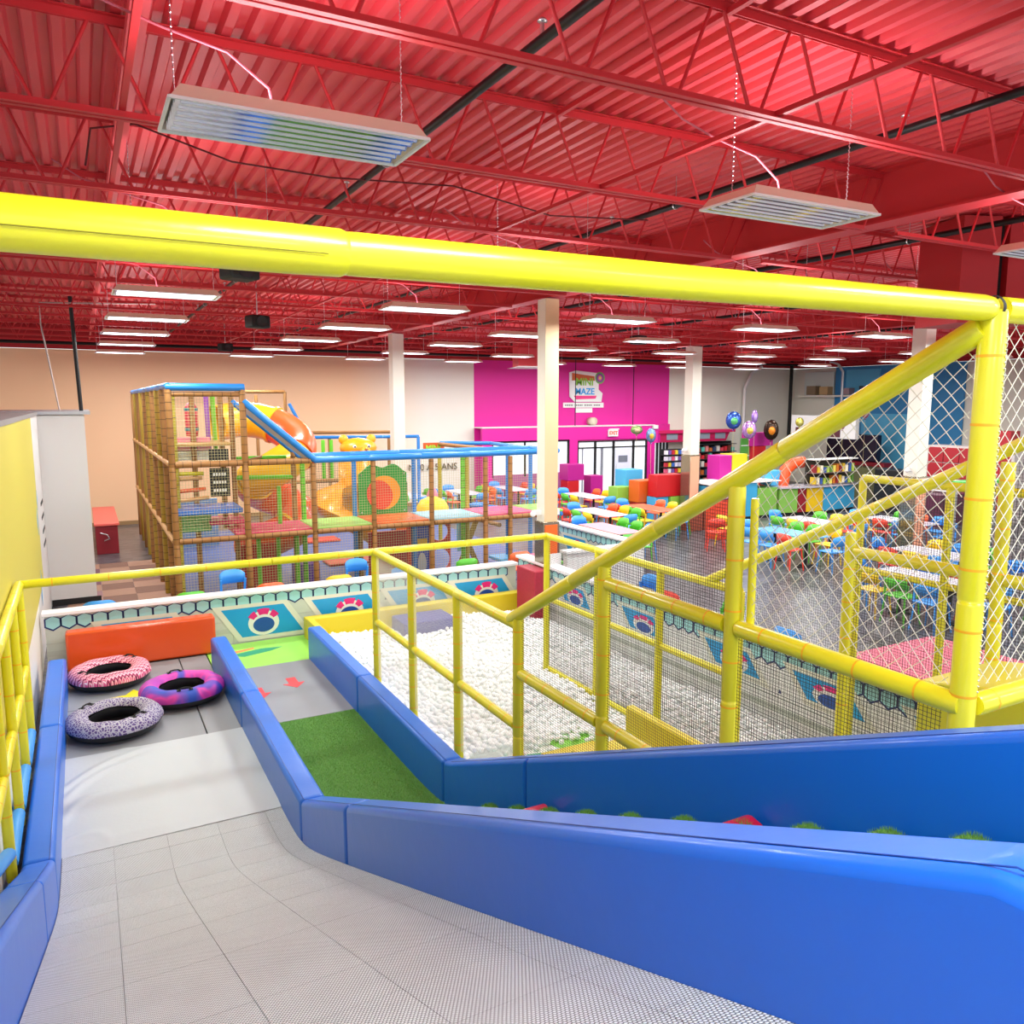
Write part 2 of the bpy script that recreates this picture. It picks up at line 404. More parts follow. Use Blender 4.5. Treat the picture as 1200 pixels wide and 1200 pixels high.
for j, y in enumerate(FYY):
    for i, x in enumerate(FXX):
        dim = j == 0
        if j > 6 and i > 3: continue
        e = empty('light_fixture', (x, y, 5.1), 0, ('hanging fluorescent light fixture, %s row from the camera, %s from the left' % (ordn(j), ordn(i))) if j < 7 else 'hanging fluorescent light fixture %s, %s from the left' % (('over the camera', 'behind the camera')[j-7], ordn(i)), 'light')
        for nm, me in (FD if dim else FB): inst(nm, me, e)
        if j < 3: inst('power_cord', cord, e)
        L_ = bpy.data.lights.new('added_uplight', 'AREA'); L_.shape = 'RECTANGLE'; L_.size = 1.0; L_.size_y = .3; L_.energy = GLOW * (1.3 if j else 3.2); L_.color = (1, .88, .9)
        if not dim:
            D_ = bpy.data.lights.new('downlight', 'AREA'); D_.shape = 'RECTANGLE'; D_.size = 1.12; D_.size_y = .44; D_.energy = DOWN; D_.color = (.93, 1, .96)
            do = bpy.data.objects.new('downlight', D_); COL.objects.link(do); do.parent = e; do.location = (0, 0, -.008)
        lo = bpy.data.objects.new('added_uplight', L_); COL.objects.link(lo); lo.parent = e; lo.location = (0, 0, .085); lo.rotation_euler = (math.pi, 0, 0)  # added on top of the closed housing to brighten the deck
# small ceiling gear
def small(name, mb, m, label, cat, **k):
    o = mb.build(name, m, **k); tag(o, label, cat); return o
small('smoke_detector', MB().lathe([(0,0),(.05,0),(.07,.03),(.075,.06),(.05,.08),(.03,.12)], (1.45, 6.45, 5.75), 14), WHT, 'white smoke detector hanging under the deck behind the nearest fixture', 'detector')
small('loose_cable', MB().tube([(.15,7.2,5.6),(.2,7.1,5.85),(.5,7,5.9),(1.2,7,5.72),(2,7,5.7),(3.2,7.1,5.8),(4.2,7.0,5.62),(5.4,7,5.7)], .008, 6), mat('dark red cable','#5a1018',.6), 'dark cable looping under the deck behind the nearest fixture', 'cable')
small('loose_cable', MB().tube([(.75,2.4,5.95),(1.0,2.5,5.62),(1.3,2.6,5.55),(1.7,2.7,5.6),(2.0,2.6,5.9)], .012, 6), mat('pale cable','#e0c0b0',.5), 'pale cable drooping between the two nearest joists', 'cable')
for k, (x, y, z, w) in enumerate([(2.6, 13.5, 4.98, 'above the bamboo frame, left'), (11.3, 14.9, 5.1, 'right of the nearer column'), (1.5, 8.6, 5.02, 'below the yellow beam, left'), (12.8, 8.0, 5.0, 'under the yellow beam at right'), (3.4, 22.0, 5.1, 'by the peach wall')]):
    s_ = empty('loudspeaker', (x, y, z), .3, 'black loudspeaker hanging from the ceiling ' + w, 'speaker')
    MB().box((-.16, -.14, 0), (.16, .14, .2)).build('cabinet', BLKM, s_, bevel=.03); MB().lathe([(0,0),(.08,0),(.09,-.01)], (0, -.141, .1), 14, 'y').build('grille', mat('grille','#2a2a2e',.8), s_)
    MB().tube([(0,0,.2),(0,0,.95)], .01, 6).build('drop_rod', STEEL, s_)
# boxed red duct drop with its pale diffuser
d = empty('air_duct', (12.8, 22.4, 4.87), math.radians(-18), 'red boxed air duct drop with pale diffuser tray by the magenta wall', 'duct')
MB().box((-.55, -.5, .03), (.55, .5, 1.1)).build('duct_box', DECK, d)
MB().prism([(-.72,0),(.72,0),(.55,.04),(-.55,.04)], 'y', -.62, .62).build('diffuser', WHT, d)
d = empty('air_duct', (10.0, 6.3, 4.75), math.radians(-20), 'large red boxed duct under the roof at upper right', 'duct')
MB().box((-.5, -.4, .0), (.0, .4, 1.25)).build('duct_box', REDD, d); MB().box((.12, -.4, .0), (.6, .4, 1.25)).build('duct_box', REDD, d)
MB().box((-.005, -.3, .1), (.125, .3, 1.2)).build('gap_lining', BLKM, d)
# ================================================================ SLIDES
SL = .442                       # slope of the chutes
def zs(y):                      # chute surface height
    z = 2.855 - SL*y
    if y < .6: z = 2.855 - SL*.6
    # smooth foot
    k = .16; d = z - .05
    return .05 + (d + math.sqrt(d*d + k*k)) / 2 - (.03 if y > 7 else .0) * 0
def grid_surface(x0, x1, y0, y1, ny, zf, th=.03):
    ys = [y0 + (y1-y0)*i/ny for i in range(ny+1)]
    poly = [(y, zf(y)) for y in ys] + [(y, zf(y)-th) for y in reversed(ys)]
    return MB().prism(poly, 'x', x0, x1)
# knobbly slide tile material
def knob():
    m = bpy.data.materials.new('woven slide mat'); m.use_nodes = True; nt = m.node_tree; b = nt.nodes['Principled BSDF']
    tc = nt.nodes.new('ShaderNodeTexCoord'); sp = nt.nodes.new('ShaderNodeSeparateXYZ'); nt.links.new(tc.outputs['Object'], sp.inputs[0])
    def M(op, a, b_=None, c=None):
        n = nt.nodes.new('ShaderNodeMath'); n.operation = op
        for i, q in enumerate((a, b_, c)):
            if q is None: continue
            if isinstance(q, (int, float)): n.inputs[i].default_value = q
            else: nt.links.new(q, n.inputs[i])
        return n.outputs[0]
    p = .0135
    u = M('DIVIDE', sp.outputs[0], p); v = M('DIVIDE', M('MULTIPLY', sp.outputs[1], 1.09), p)
    row = M('FLOOR', v); us = M('ADD', u, M('MULTIPLY', M('MODULO', row, 2.0), .5))
    fu = M('SUBTRACT', M('FRACT', us), .5); fv = M('SUBTRACT', M('FRACT', v), .5)
    r2 = M('ADD', M('MULTIPLY', fu, fu), M('MULTIPLY', M('MULTIPLY', fv, fv), 1.1))
    h = M('SUBTRACT', 1.0, M('MULTIPLY', r2, 3.6)); hc = M('MAXIMUM', h, 0.0)
    bp = nt.nodes.new('ShaderNodeBump'); bp.inputs['Strength'].default_value = .8; bp.inputs['Distance'].default_value = .006
    nt.links.new(hc, bp.inputs['Height']); nt.links.new(bp.outputs[0], b.inputs['Normal'])
    mx = nt.nodes.new('ShaderNodeMix'); mx.data_type = 'RGBA'; mx.inputs[6].default_value = lin('#707476'); mx.inputs[7].default_value = lin('#f6fcff')
    cr = nt.nodes.new('ShaderNodeMapRange'); cr.inputs[1].default_value = .1; cr.inputs[2].default_value = .62; nt.links.new(hc, cr.inputs[0]); nt.links.new(cr.outputs[0], mx.inputs[0])
    nz = nt.nodes.new('ShaderNodeTexNoise'); nz.inputs['Scale'].default_value = 3.0; nz.inputs['Detail'].default_value = 5; nt.links.new(tc.outputs['Object'], nz.inputs['Vector'])
    mr = nt.nodes.new('ShaderNodeMapRange'); mr.inputs[3].default_value = .86; mr.inputs[4].default_value = 1.05; nt.links.new(nz.outputs['Fac'], mr.inputs[0])
    mu = nt.nodes.new('ShaderNodeMix'); mu.data_type = 'RGBA'; mu.blend_type = 'MULTIPLY'; mu.inputs[0].default_value = 1
    nt.links.new(mx.outputs[2], mu.inputs[6]); nt.links.new(mr.outputs[0], mu.inputs[7]); nt.links.new(mu.outputs[2], b.inputs['Base Color'])
    b.inputs['Roughness'].default_value = .45
    return m
KN = knob()
slide = empty('tubing_slide', (.5, 6, 0), 0, 'wide snow tube slide of knobbly white tiles running down from the camera', 'slide')
def kid(o, p):  # parent keeping world placement
    o.parent = p; o.matrix_parent_inverse = Matrix.Translation(-Vector(p.location)) if not p.rotation_euler.z else p.matrix_world.inverted(); return o
xs = [-.38, 0.0, .415, .83, 1.245, 1.40]
yt = [-1.0 + .415*i for i in range(21)]
for a in range(5):
    for b_ in range(len(yt)-1):
        g = .0013
        y0, y1 = yt[b_]+g, yt[b_+1]-g
        if y0 > 7.1: continue
        y1 = min(y1, 7.12)
        kid(grid_surface(xs[a]+g, xs[a+1]-g, y0, y1, 6, lambda y: zs(y) + random.uniform(0, .0003), .02).build('mat_tile', KN), slide)
kid(grid_surface(-.40, 1.41, -1.0, 7.15, 50, lambda y: zs(y)-.012, .05).build('underlay', mat('underlay','#9a9aa0',.8)), slide)
# smooth white run out sheet with ripples
mb = MB(); nx, ny = 90, 110; vs = []; fs = []
creases = [(.0, .62, .55, .98, .022), (.0, .50, .45, .86, .018), (.0, .30, .30, .55, .012), (.0, .12, .22, .02, .012), (.35, .97, .75, .6, .008)]
for j in range(ny+1):
    for i in range(nx+1):
        u, v = i/nx, j/ny; x = -.39 + 1.79*u; y = 7.118 + 2.082*v
        z = zs(y) + .016*min(1, v*12+.1) + .004*math.sin(u*2.2+v*3.1)
        for (u0, v0, u1, v1, am) in creases:
            du, dv = u1-u0, v1-v0; L2 = du*du+dv*dv; t_ = max(0, min(1, ((u-u0)*du+(v-v0)*dv)/L2)); bend = .08*math.sin(math.pi*t_)
            dist = ((u-u0)*dv-(v-v0)*du)/math.sqrt(L2) + bend
            z += am*math.exp(-(dist/.028)**2)*(1-t_)**.6
        z += .0042*math.sin(u*40+1.5*math.sin(v*5))*math.exp(-((v-.55)/.3)**2)*min(1, max(0, (u-.35)*3))
        vs.append((x, y, z))
for j in range(ny):
    for i in range(nx): a = j*(nx+1)+i; fs.append((a, a+1, a+nx+2, a+nx+1))
mb.add(vs, fs, True); kid(mb.build('runout_sheet', WHV, recalc=False), slide)
kid(MB().box((-.4, 7.1, .0), (1.41, 9.2, .05)).build('runout_base', GREYV), slide)
# grey landing mats
for (x0, x1, y0, y1) in ((-.39, 1.02, 9.2, 10.7), (1.03, 1.40, 9.2, 10.7), (-.39, 1.02, 10.71, 12.24), (1.03, 1.40, 10.71, 12.24)):
    kid(MB().box((x0, y0, 0), (x1, y1, .06)).build('landing_mat', GREYV, bevel=.008), slide)
st = MB(); pts = []
for k in range(10):
    a = math.pi*k/5 + .3; r = .3 if k % 2 == 0 else .16; pts.append((.36 + r*math.cos(a), 10.85 + r*math.sin(a)))
st.prism(pts, 'z', .06, .064); kid(st.build('yellow_star', mat('yellow print','#e8d818',.5)), slide)
# orange stop pad
o = MB().box((-.40, 12.26, .06), (1.56, 12.5, .63)).build('stop_pad', ORV, bevel=.035, seg=3); tag(o, 'orange vinyl crash pad across the foot of the tube slide', 'pad')
# padded side rails
def rail_pad(x0, x1, y0, y1, h, m, bev=.035, low=.0):
    n = max(2, int((y1-y0)/.15)); ys = [y0 + (y1-y0)*i/n for i in range(n+1)]
    tz = lambda y: (max(2.855 - SL*max(y, .75), .05) + h)
    poly = [(y, tz(y)) for y in ys] + [(y, (max(2.855-SL*max(y,.75), .05)) - low if low else 0.0) for y in reversed(ys)]
    # drop collinear points to keep the bevel clean
    out = []
    for i, p in enumerate(poly):
        a, c = poly[i-1], poly[(i+1) % len(poly)]
        if abs((p[0]-a[0])*(c[1]-p[1]) - (p[1]-a[1])*(c[0]-p[0])) > 1e-5: out.append(p)
    mb = MB().prism(out, 'x', x0, x1)
    return mb.build('rail_pad', m, bevel=bev, seg=4)
def rail(nm, x0, x1, cuts, h, label, bev=.035):
    r = empty(nm, ((x0+x1)/2, 6, 0), 0, label, 'rail')
    for i in range(len(cuts)-1):
        kid(rail_pad(x0, x1, cuts[i]+.003, cuts[i+1]-.003, h, BLU2 if cuts[i] > 6.2 else BLU, bev), r)
        # stitched piping seam along the top edge
    return r
mr_ = rail('slide_rail', 1.40, 1.62, [-2.4, 5.0, 6.35, 9.2, 11.65], .44, 'glossy blue padded rail between the tube slide and the green lane', .045)
rr_ = rail('slide_rail', 2.72, 2.92, [-2.4, 4.85, 6.4, 9.0, 11.4], .475, 'glossy blue padded rail between the green lane and the ball pit', .035)
lr_ = rail('slide_rail', -.60, -.385, [-2.4, 5.2, 6.4, 9.2, 11.65], .42, 'glossy blue padded rail on the left beside the yellow mural wall', .04)
# seams of the vinyl covers
for (x, r_, hh_) in ((1.435, mr_, .4435), (2.755, rr_, .4785), (-.42, lr_, .4235)):
    pts = [(x, y, max(2.855-SL*max(y,.75), .05)+hh_) for y in (-2.2, .74, 3.0, 5.0, 6.35, 9.0, 11.3)]
    kid(MB().tube(pts, .0022, 4).build('piping', mat('dark blue piping','#0e3c92',.5)), r_)
# green lane
def grass_mat():
    m = mat('turf green', '#558a34', .8, noise=.35, nscale=60, bump=.6, bscale=250); return m
GR = grass_mat()
lane = empty('grass_lane', (2.2, 6, 0), 0, 'green artificial turf lane between two blue rails', 'lane')
kid(grid_surface(1.60, 2.74, -2.0, 9.15, 60, zs, .05).build('turf', GR), lane)
# turf blades
nb = 42000; bx = rng.uniform(1.66, 2.72, nb); by = rng.uniform(4.9, 9.14, nb); bz = np.array([zs(y) for y in by])
ang = rng.uniform(0, 2*np.pi, nb); wd = .0022; hh = rng.uniform(.008, .018, nb); lx = rng.normal(0, .006, nb); ly = rng.normal(0, .006, nb)
V = np.empty((nb, 3, 3)); dx, dy = np.cos(ang)*wd, np.sin(ang)*wd
V[:,0] = np.c_[bx-dx, by-dy, bz]; V[:,1] = np.c_[bx+dx, by+dy, bz]; V[:,2] = np.c_[bx+lx, by+ly, bz+hh]
me = bpy.data.meshes.new('turf_blades'); me.vertices.add(nb*3); me.vertices.foreach_set('co', V.reshape(-1)); me.loops.add(nb*3); me.loops.foreach_set('vertex_index', np.arange(nb*3, dtype=np.int32))
me.polygons.add(nb); me.polygons.foreach_set('loop_start', np.arange(0, nb*3, 3, dtype=np.int32)); me.update(calc_edges=True); me.validate()
me.materials.append(mat('turf blade', '#78b04c', .7, noise=.4, nscale=40)); o = inst('turf_blades', me, None, kind='stuff'); kid(o, lane)
kid(MB().box((1.60, 9.16, 0), (2.74, 11.34, .055)).build('lane_mat', GREYV, bevel=.006), lane)
AR = mat('red arrow print', '#e23a44', .5)
for (ax, ay) in ((2.28, 10.42), (1.80, 10.22)):
    p = [(-.07,.24),(.07,.24),(.07,0),(.16,0),(0,-.2),(-.16,0),(-.07,0)]
    c_, s_ = math.cos(.0), math.sin(.0)
    kid(MB().prism([(ax+x*.9, ay+y*.95) for x, y in p], 'z', .055, .058).build('arrow', AR), lane)
GF = mat('bright green floor print', '#9ae05a', .45, noise=.15, nscale=2)
o = MB().box((1.42, 11.35, 0), (3.0, 12.62, .05)).build('green_mat', GF, bevel=.006); tag(o, 'bright green printed floor mat at the foot of the turf lane', 'mat')
kid_ = MB().prism([(1.7,12.05),(2.2,12.2),(2.5,12.15),(2.3,12.02),(1.9,11.9)], 'z', .05, .052).build('leaf_print', mat('teal print','#2f9a72',.5), o)
MB().prism([(1.62,12.2),(2.1,12.3),(2.1,12.24),(1.65,12.05)], 'z', .05, .052).build('leaf_print', mat('orange print','#e88848',.5), o)
# turf mounds along the climb and red holds
mound = MB()
for k in range(260):
    a = random.uniform(0, 2*math.pi); r = .075*math.sqrt(random.random()); x, y = r*math.cos(a), r*math.sin(a)
    z = .05*(1-(r/.09)**2); mound.add([(x-.003,y,z-.01),(x+.003,y,z-.01),(x+random.uniform(-.01,.01),y+random.uniform(-.01,.01),z+.02)], [(0,1,2)])
mound.ball((0,0,0), (.085,.085,.045), 10, 6)
mm = mound.mesh('turf_grip', mat('turf blade', '#78b04c'), recalc=False)
for k, y in enumerate([5.2, 4.75, 4.3, 3.85, 3.4, 2.95, 2.55, 2.17, 1.8, 1.48, 1.2]):
    o = inst('turf_grip', mm, None, (2.6, y, zs(y)+.066)); kid(o, lane)
hold = MB().prism([(-.07,-.06),(.09,-.06),(.06,.05),(.03,.06),(-.05,.045)], 'x', -.09, .09)
for k, (x, y) in enumerate(((2.6, 4.46), (2.6, 2.55))):
    o = hold.build('climbing_hold', mat('red hold','#d8143c',.35, coat=.3), bevel=.015); o.location = (x, y, zs(y)+.062); tag(o, 'red climbing hold on the turf ' + ('nearer the camera' if k else 'farther up the lane'), 'hold')
# three tubes
def ring_mat(name, kind):
    m = bpy.data.materials.new(name); m.use_nodes = True; nt = m.node_tree; b = nt.nodes['Principled BSDF']; b.inputs['Roughness'].default_value = .6
    tc = nt.nodes.new('ShaderNodeTexCoord'); cr = nt.nodes.new('ShaderNodeValToRGB')
    if kind == 'zig':
        sp = nt.nodes.new('ShaderNodeSeparateXYZ'); nt.links.new(tc.outputs['Object'], sp.inputs[0])
        def M(op, a, b_):
            n = nt.nodes.new('ShaderNodeMath'); n.operation = op
            for i, q in enumerate((a, b_)):
                if isinstance(q, (int, float)): n.inputs[i].default_value = q
                else: nt.links.new(q, n.inputs[i])
            return n
        tri = M('PINGPONG', M('MULTIPLY', sp.outputs[0], 22.0).outputs[0], .5)
        w = M('FRACT', M('ADD', M('MULTIPLY', sp.outputs[1], 15.0).outputs[0], M('MULTIPLY', tri.outputs[0], .8).outputs[0]).outputs[0], 0)
        cols = [(0,'#2a1828'),(.14,'#e0588a'),(.34,'#f4dcde'),(.52,'#e04a80'),(.72,'#f0c4c8'),(.86,'#c83468')]; cr.color_ramp.interpolation = 'CONSTANT'
    elif kind == 'leo':
        w = nt.nodes.new('ShaderNodeTexVoronoi'); w.inputs['Scale'].default_value = 30; w.feature = 'DISTANCE_TO_EDGE'
        cols = [(0,'#b4b4c0'),(.1,'#a8a4b4'),(.16,'#5c4484'),(.4,'#4c3470')]
    else:
        w = nt.nodes.new('ShaderNodeTexNoise'); w.inputs['Scale'].default_value = 3.2; w.inputs['Detail'].default_value = 1; w.inputs['Distortion'].default_value = .8
        cols = [(.32,'#1c48b8'),(.45,'#6a40b4'),(.55,'#d83aa8'),(.68,'#a838a8')]
    if 'Vector' in w.inputs: nt.links.new(tc.outputs['Object'], w.inputs['Vector'])
    e = cr.color_ramp.elements; e[0].position = cols[0][0]; e[0].color = lin(cols[0][1]); e[1].position = cols[-1][0]; e[1].color = lin(cols[-1][1])
    for p, c in cols[1:-1]: q = e.new(p); q.color = lin(c)
    nt.links.new(w.outputs[0], cr.inputs[0]); nt.links.new(cr.outputs[0], b.inputs['Base Color'])
    return m
RUB = mat('black rubber', '#1a1a20', .4)
def snow_tube(x, y, rz, m, label, sag=0, seed=1):
    t = empty('snow_tube', (x, y, .06), rz, label, 'inflatable tube'); R, r = .38, .125; random.seed(seed)
    def ring(a0, a1, n, rr, off=0):
        vs = []; fs = []; N = 48
        for k in range(N):
            a = 2*math.pi*k/N; wob = 1 + off*(.012*math.sin(5*a+seed) + .014*math.sin(9*a) + .01*math.sin(13*a+2))
            for i in range(n+1):
                t_ = a0 + (a1-a0)*i/n; q = R*wob + rr*math.cos(t_)
                vs.append((q*math.cos(a), q*math.sin(a), .13 + rr*.9*math.sin(t_)*(1+ off*.05*math.sin(7*a+seed))))
        for k in range(N):
            l = (k+1) % N
            for i in range(n): fs.append((k*(n+1)+i, l*(n+1)+i, l*(n+1)+i+1, k*(n+1)+i+1))
        return MB().add(vs, fs, True)
    ring(math.radians(-5), math.radians(150), 12, r+.004, 1).build('cover', m, t, recalc=False)
    ring(math.radians(-200), math.radians(-3), 12, r-.002, .4).build('rubber_base', RUB, t, recalc=False)
    MB().lathe([(0,.02),(.24,.025),(.3,.05)], n=32).build('seat_floor', RUB, t)
    for a in (.5, 3.5):
        h = MB(); cx_, cy_ = R*math.cos(a), R*math.sin(a); tx, ty = -math.sin(a), math.cos(a)
        h.tube([(cx_+tx*q, cy_+ty*q, .252+zz) for q, zz in ((-.07,0),(-.05,.016),(0,.022),(.05,.016),(.07,0))], .009, 6)
        h.build('handle', BLKM, t)
        MB().box((-.03,-.022,0),(.03,.022,.006)).build('handle_patch', BLKM, t).matrix_local = Matrix.Translation((cx_+tx*.07, cy_+ty*.07, .246)) @ Matrix.Rotation(a, 4, 'Z')
        MB().box((-.03,-.022,0),(.03,.022,.006)).build('handle_patch', BLKM, t).matrix_local = Matrix.Translation((cx_-tx*.07, cy_-ty*.07, .246)) @ Matrix.Rotation(a, 4, 'Z')
    return t
snow_tube(.11, 11.6, .3, ring_mat('pink zigzag cloth', 'zig'), 'pink and white zigzag snow tube lying against the orange pad')
snow_tube(.11, 9.82, 1.9, ring_mat('purple leopard cloth', 'leo'), 'purple and grey spotted snow tube lying nearest the white sheet', seed=3)
snow_tube(.90, 10.5, 1.2, ring_mat('galaxy cloth', 'gal'), 'magenta and blue cloudy snow tube lying against the blue rail', seed=5)
random.seed(11)

# ================================================================ YELLOW FRAMES
def tube_obj(nm, p1, p2, r, m, parent, ties=None, tm_=TIE, pitch=.28, n=12):
    a, b = Vector(p1), Vector(p2); L = (b-a).length; d = (b-a)/L
    # foam sleeve with slightly pinched ends and sections
    k = max(1, round(L/1.15)); pts = []; rs = []
    for i in range(k):
        s0, s1 = L*i/k, L*(i+1)/k
        for s_, q in ((s0, .93), (s0+.012, 1), (s1-.012, 1), (s1, .93)): pts.append(a + d*s_); rs.append(r*q)
    o = MB().tube(pts, rs, n).build(nm, m, None); kid(o, parent)
    if ties:
        t = MB(); s_ = pitch/2 + random.uniform(-.05, .05)
        while s_ < L - .03:
            c = a + d*s_; t.tube([c - d*.005, c + d*.005], r*1.03, n, caps=False); s_ += pitch * random.uniform(.9, 1.1)
        if t.v:
            q = t.build('cable_tie', tm_, None, recalc=False, kind='stuff'); q.parent = o; q.matrix_parent_inverse = o.matrix_parent_inverse.inverted() @ o.matrix_basis.inverted() if False else Matrix.Identity(4)
            q.matrix_parent_inverse = (o.matrix_parent_inverse.copy()).inverted() if False else Matrix.Identity(4)
    return o
def clip_line(poly, p, d):
    """clip the infinite 2-D line p+t*d to a convex polygon"""
    t0, t1 = -1e9, 1e9; n = len(poly); ar = sum(poly[i][0]*poly[(i+1) % n][1]-poly[(i+1) % n][0]*poly[i][1] for i in range(n)); sg = 1 if ar > 0 else -1
    for i in range(n):
        ax, ay = poly[i]; bx_, by_ = poly[(i+1) % n]; ex, ey = bx_-ax, by_-ay; nx_, ny_ = -ey*sg, ex*sg
        den = nx_*d[0] + ny_*d[1]; num = nx_*(p[0]-ax) + ny_*(p[1]-ay)
        if abs(den) < 1e-12:
            if num < 0: return None
            continue
        t = -num/den
        if den > 0: t0 = max(t0, t)
        else: t1 = min(t1, t)
    return (t0, t1) if t1 > t0 + 1e-4 else None
def net(parent, plane, c, poly, pitch, w, m, ang=0.0, sag=0, name='net'):
    """plane 'x': poly in (y,z) at x=c; plane 'y': poly in (x,z) at y=c; plane 'z': poly in (x,y)"""
    f = {'x': lambda q: (c, q[0], q[1]), 'y': lambda q: (q[0], c, q[1]), 'z': lambda q: (q[0], q[1], c)}[plane]
    off = {'x': (1,0,0), 'y': (0,1,0), 'z': (0,0,1)}[plane]
    cx_ = sum(p[0] for p in poly)/len(poly); cy_ = sum(p[1] for p in poly)/len(poly); R = max(math.hypot(p[0]-cx_, p[1]-cy_) for p in poly)
    vs = []; fs = []
    for A in (ang, ang + math.pi/2):
        d = (math.cos(A), math.sin(A)); nrm = (-d[1], d[0]); k = int(R/pitch)+1
        for i in range(-k, k+1):
            p = (cx_ + nrm[0]*i*pitch, cy_ + nrm[1]*i*pitch); t = clip_line(poly, p, d)
            if not t: continue
            nseg = 1 if not sag else max(2, int((t[1]-t[0])/.12))
            base = len(vs)
            for s_ in range(nseg+1):
                tt = t[0] + (t[1]-t[0])*s_/nseg; q = (p[0]+d[0]*tt, p[1]+d[1]*tt)
                if sag: q = (q[0] + sag*math.sin(q[1]*9+q[0]*4), q[1] + sag*math.sin(q[0]*8+q[1]*3))
                q3 = Vector(f(q)); n3 = Vector(f((q[0]+nrm[0]*w/2, q[1]+nrm[1]*w/2))) - Vector(f(q)); o3 = Vector(off)*w/2
                vs += [q3 + n3, q3 - n3*.5 + o3*.87, q3 - n3*.5 - o3*.87]
            for s_ in range(nseg):
                a_ = base + 3*s_
                for e in range(3): g_ = (e+1) % 3; fs.append((a_+e, a_+g_, a_+3+g_, a_+3+e))
    if not vs: return None
    mb = MB(); mb.add(vs, fs, False); o = mb.build(name, m, None, recalc=False); kid(o, parent); return o
PR_ = .046
PIT = .019
def finenet(parent, c, poly, m=NETK, plane='x', pitch=PIT, w=.0028, ang=0): return net(parent, plane, c, poly, pitch, w, m, ang)
# --- frame A: along the ball pit side of the turf lane (x = 3.0)
FA = empty('yellow_climbing_frame', (3.0, 5.5, 0), 0, 'yellow padded post frame with nets beside the blue rail, sloping handrail up to the camera', 'play frame')
X = 3.02
slx = lambda y: 2.04 + (5.55-y)*.547          # slanted handrail height
for y, z0, z1 in ((9.12, .05, 2.0), (7.9, .05, 2.0), (6.7, .05, 2.0), (5.5, .05, 2.05), (4.3, .6, 2.72), (3.1, 1.0, 3.36)):
    tube_obj('post', (X, y, z0), (X, y, z1), PR_, YEL2, FA, True, pitch=.26)
tube_obj('post', (X+.02, 1.83, 1.9), (X+.02, 1.83, 4.14), .049, YEL, FA, True, pitch=.27, n=20)
tube_obj('top_rail', (X, 9.12, 2.0), (X, 5.5, 2.0), PR_, YEL2, FA, True, pitch=.35)
for y0, y1 in ((9.12, 7.9), (7.9, 6.7), (6.7, 5.5)): tube_obj('mid_rail', (X, y0-.05, 1.13), (X, y1+.05, 1.13), PR_*.9, YEL2, FA, True)
tube_obj('handrail', (X, 5.62, 2.02), (X, 1.85, 4.08), .052, YEL, FA, n=20)
for y0, y1, z in ((5.5, 4.3, 1.6), (4.3, 3.1, 1.6), (4.3, 3.1, 2.6), (3.1, 1.85, 2.6)): tube_obj('mid_rail', (X, y0-.05, z), (X, y1+(.05 if y1 > 2 else -.03), z), PR_, YEL if z > 2 else YEL2, FA, True, n=14)
tube_obj('net_edge_tube', (X+.05, 3.02, 2.62), (X+.05, 3.02, 3.3), .022, YEL, FA)
for (y0, y1) in ((9.07, 7.95), (7.85, 6.75), (6.65, 5.55)): finenet(FA, X, [(y0, .45), (y1, .45 if y1 > 6 else .6), (y1, 1.97), (y0, 1.97)], NETW, ang=.6)
finenet(FA, X, [(5.45, .75), (4.35, 1.2), (4.35, 2.66), (5.45, 2.05)], NETK)
finenet(FA, X, [(4.25, 1.3), (3.15, 1.75), (3.15, 3.3), (4.25, 2.7)], NETK)
finenet(FA, X, [(3.05, 1.8), (1.9, 2.4), (1.9, 2.56), (3.05, 2.56)], NETK)
net(FA, 'x', X+.03, [(3.0, 2.64), (1.9, 2.64), (1.9, 4.02), (3.0, 3.4)], .052, .0038, ROPE, ang=math.radians(47), sag=.006, name='diamond_net')
# lacing round the tall post
lz = MB(); N = 60
for i in range(N):
    z = 2.65 + 1.4*i/N; lz.tube([(X+.065, 1.80, z), (X+.03, 1.775, z+.012), (X-.01+.06, 1.86, z+.022)], .003, 4)
kid(lz.build('lacing', ROPE, None, recalc=False, kind='stuff'), FA)
# right of the tall post: side net across y=1.83 and low rail
tube_obj('mid_rail', (X+.1, 1.83, 2.58), (5.4, 1.83, 2.58), PR_, YEL, FA, True)
net(FA, 'y', 1.85, [(X+.06, 2.64), (4.6, 2.64), (4.6, 4.1), (X+.06, 4.1)], .052, .0038, ROPE, ang=math.radians(47), sag=.006, name='diamond_net')
# the big overhead beam
BM = empty('overhead_beam', (1.0, 1.83, 4.14), 0, 'thick yellow padded beam crossing overhead in front of the red ceiling', 'beam')
b1 = MB().tube([(-2.0,1.83,4.14),(.42,1.83,4.135),(.54,1.83,4.135),(.555,1.83,4.135)], [.054,.054,.053,.047], 32).build('foam_sleeve', YEL); kid(b1, BM)
b2 = MB().tube([(.50,1.83,4.135),(.58,1.83,4.135),(2.96,1.83,4.145),(3.0,1.83,4.145),(3.02,1.83,4.145)], [.046,.049,.048,.044,.03], 32).build('foam_sleeve', YEL); kid(b2, BM)
kid(MB().tube([(-2.0,1.775,4.125),(.50,1.775,4.122)], .0016, 4).build('slit', mat('dark yellow slit','#8a8206',.6)), BM)
kid(MB().lathe([(.046,-.01),(.05,0),(.046,.01)], (3.03,1.83,4.145), 20, 'x').build('end_collar', BLKM), BM)
tube_obj('foam_sleeve', (3.08,1.83,4.145), (5.4,1.83,4.145), .048, YEL, BM)
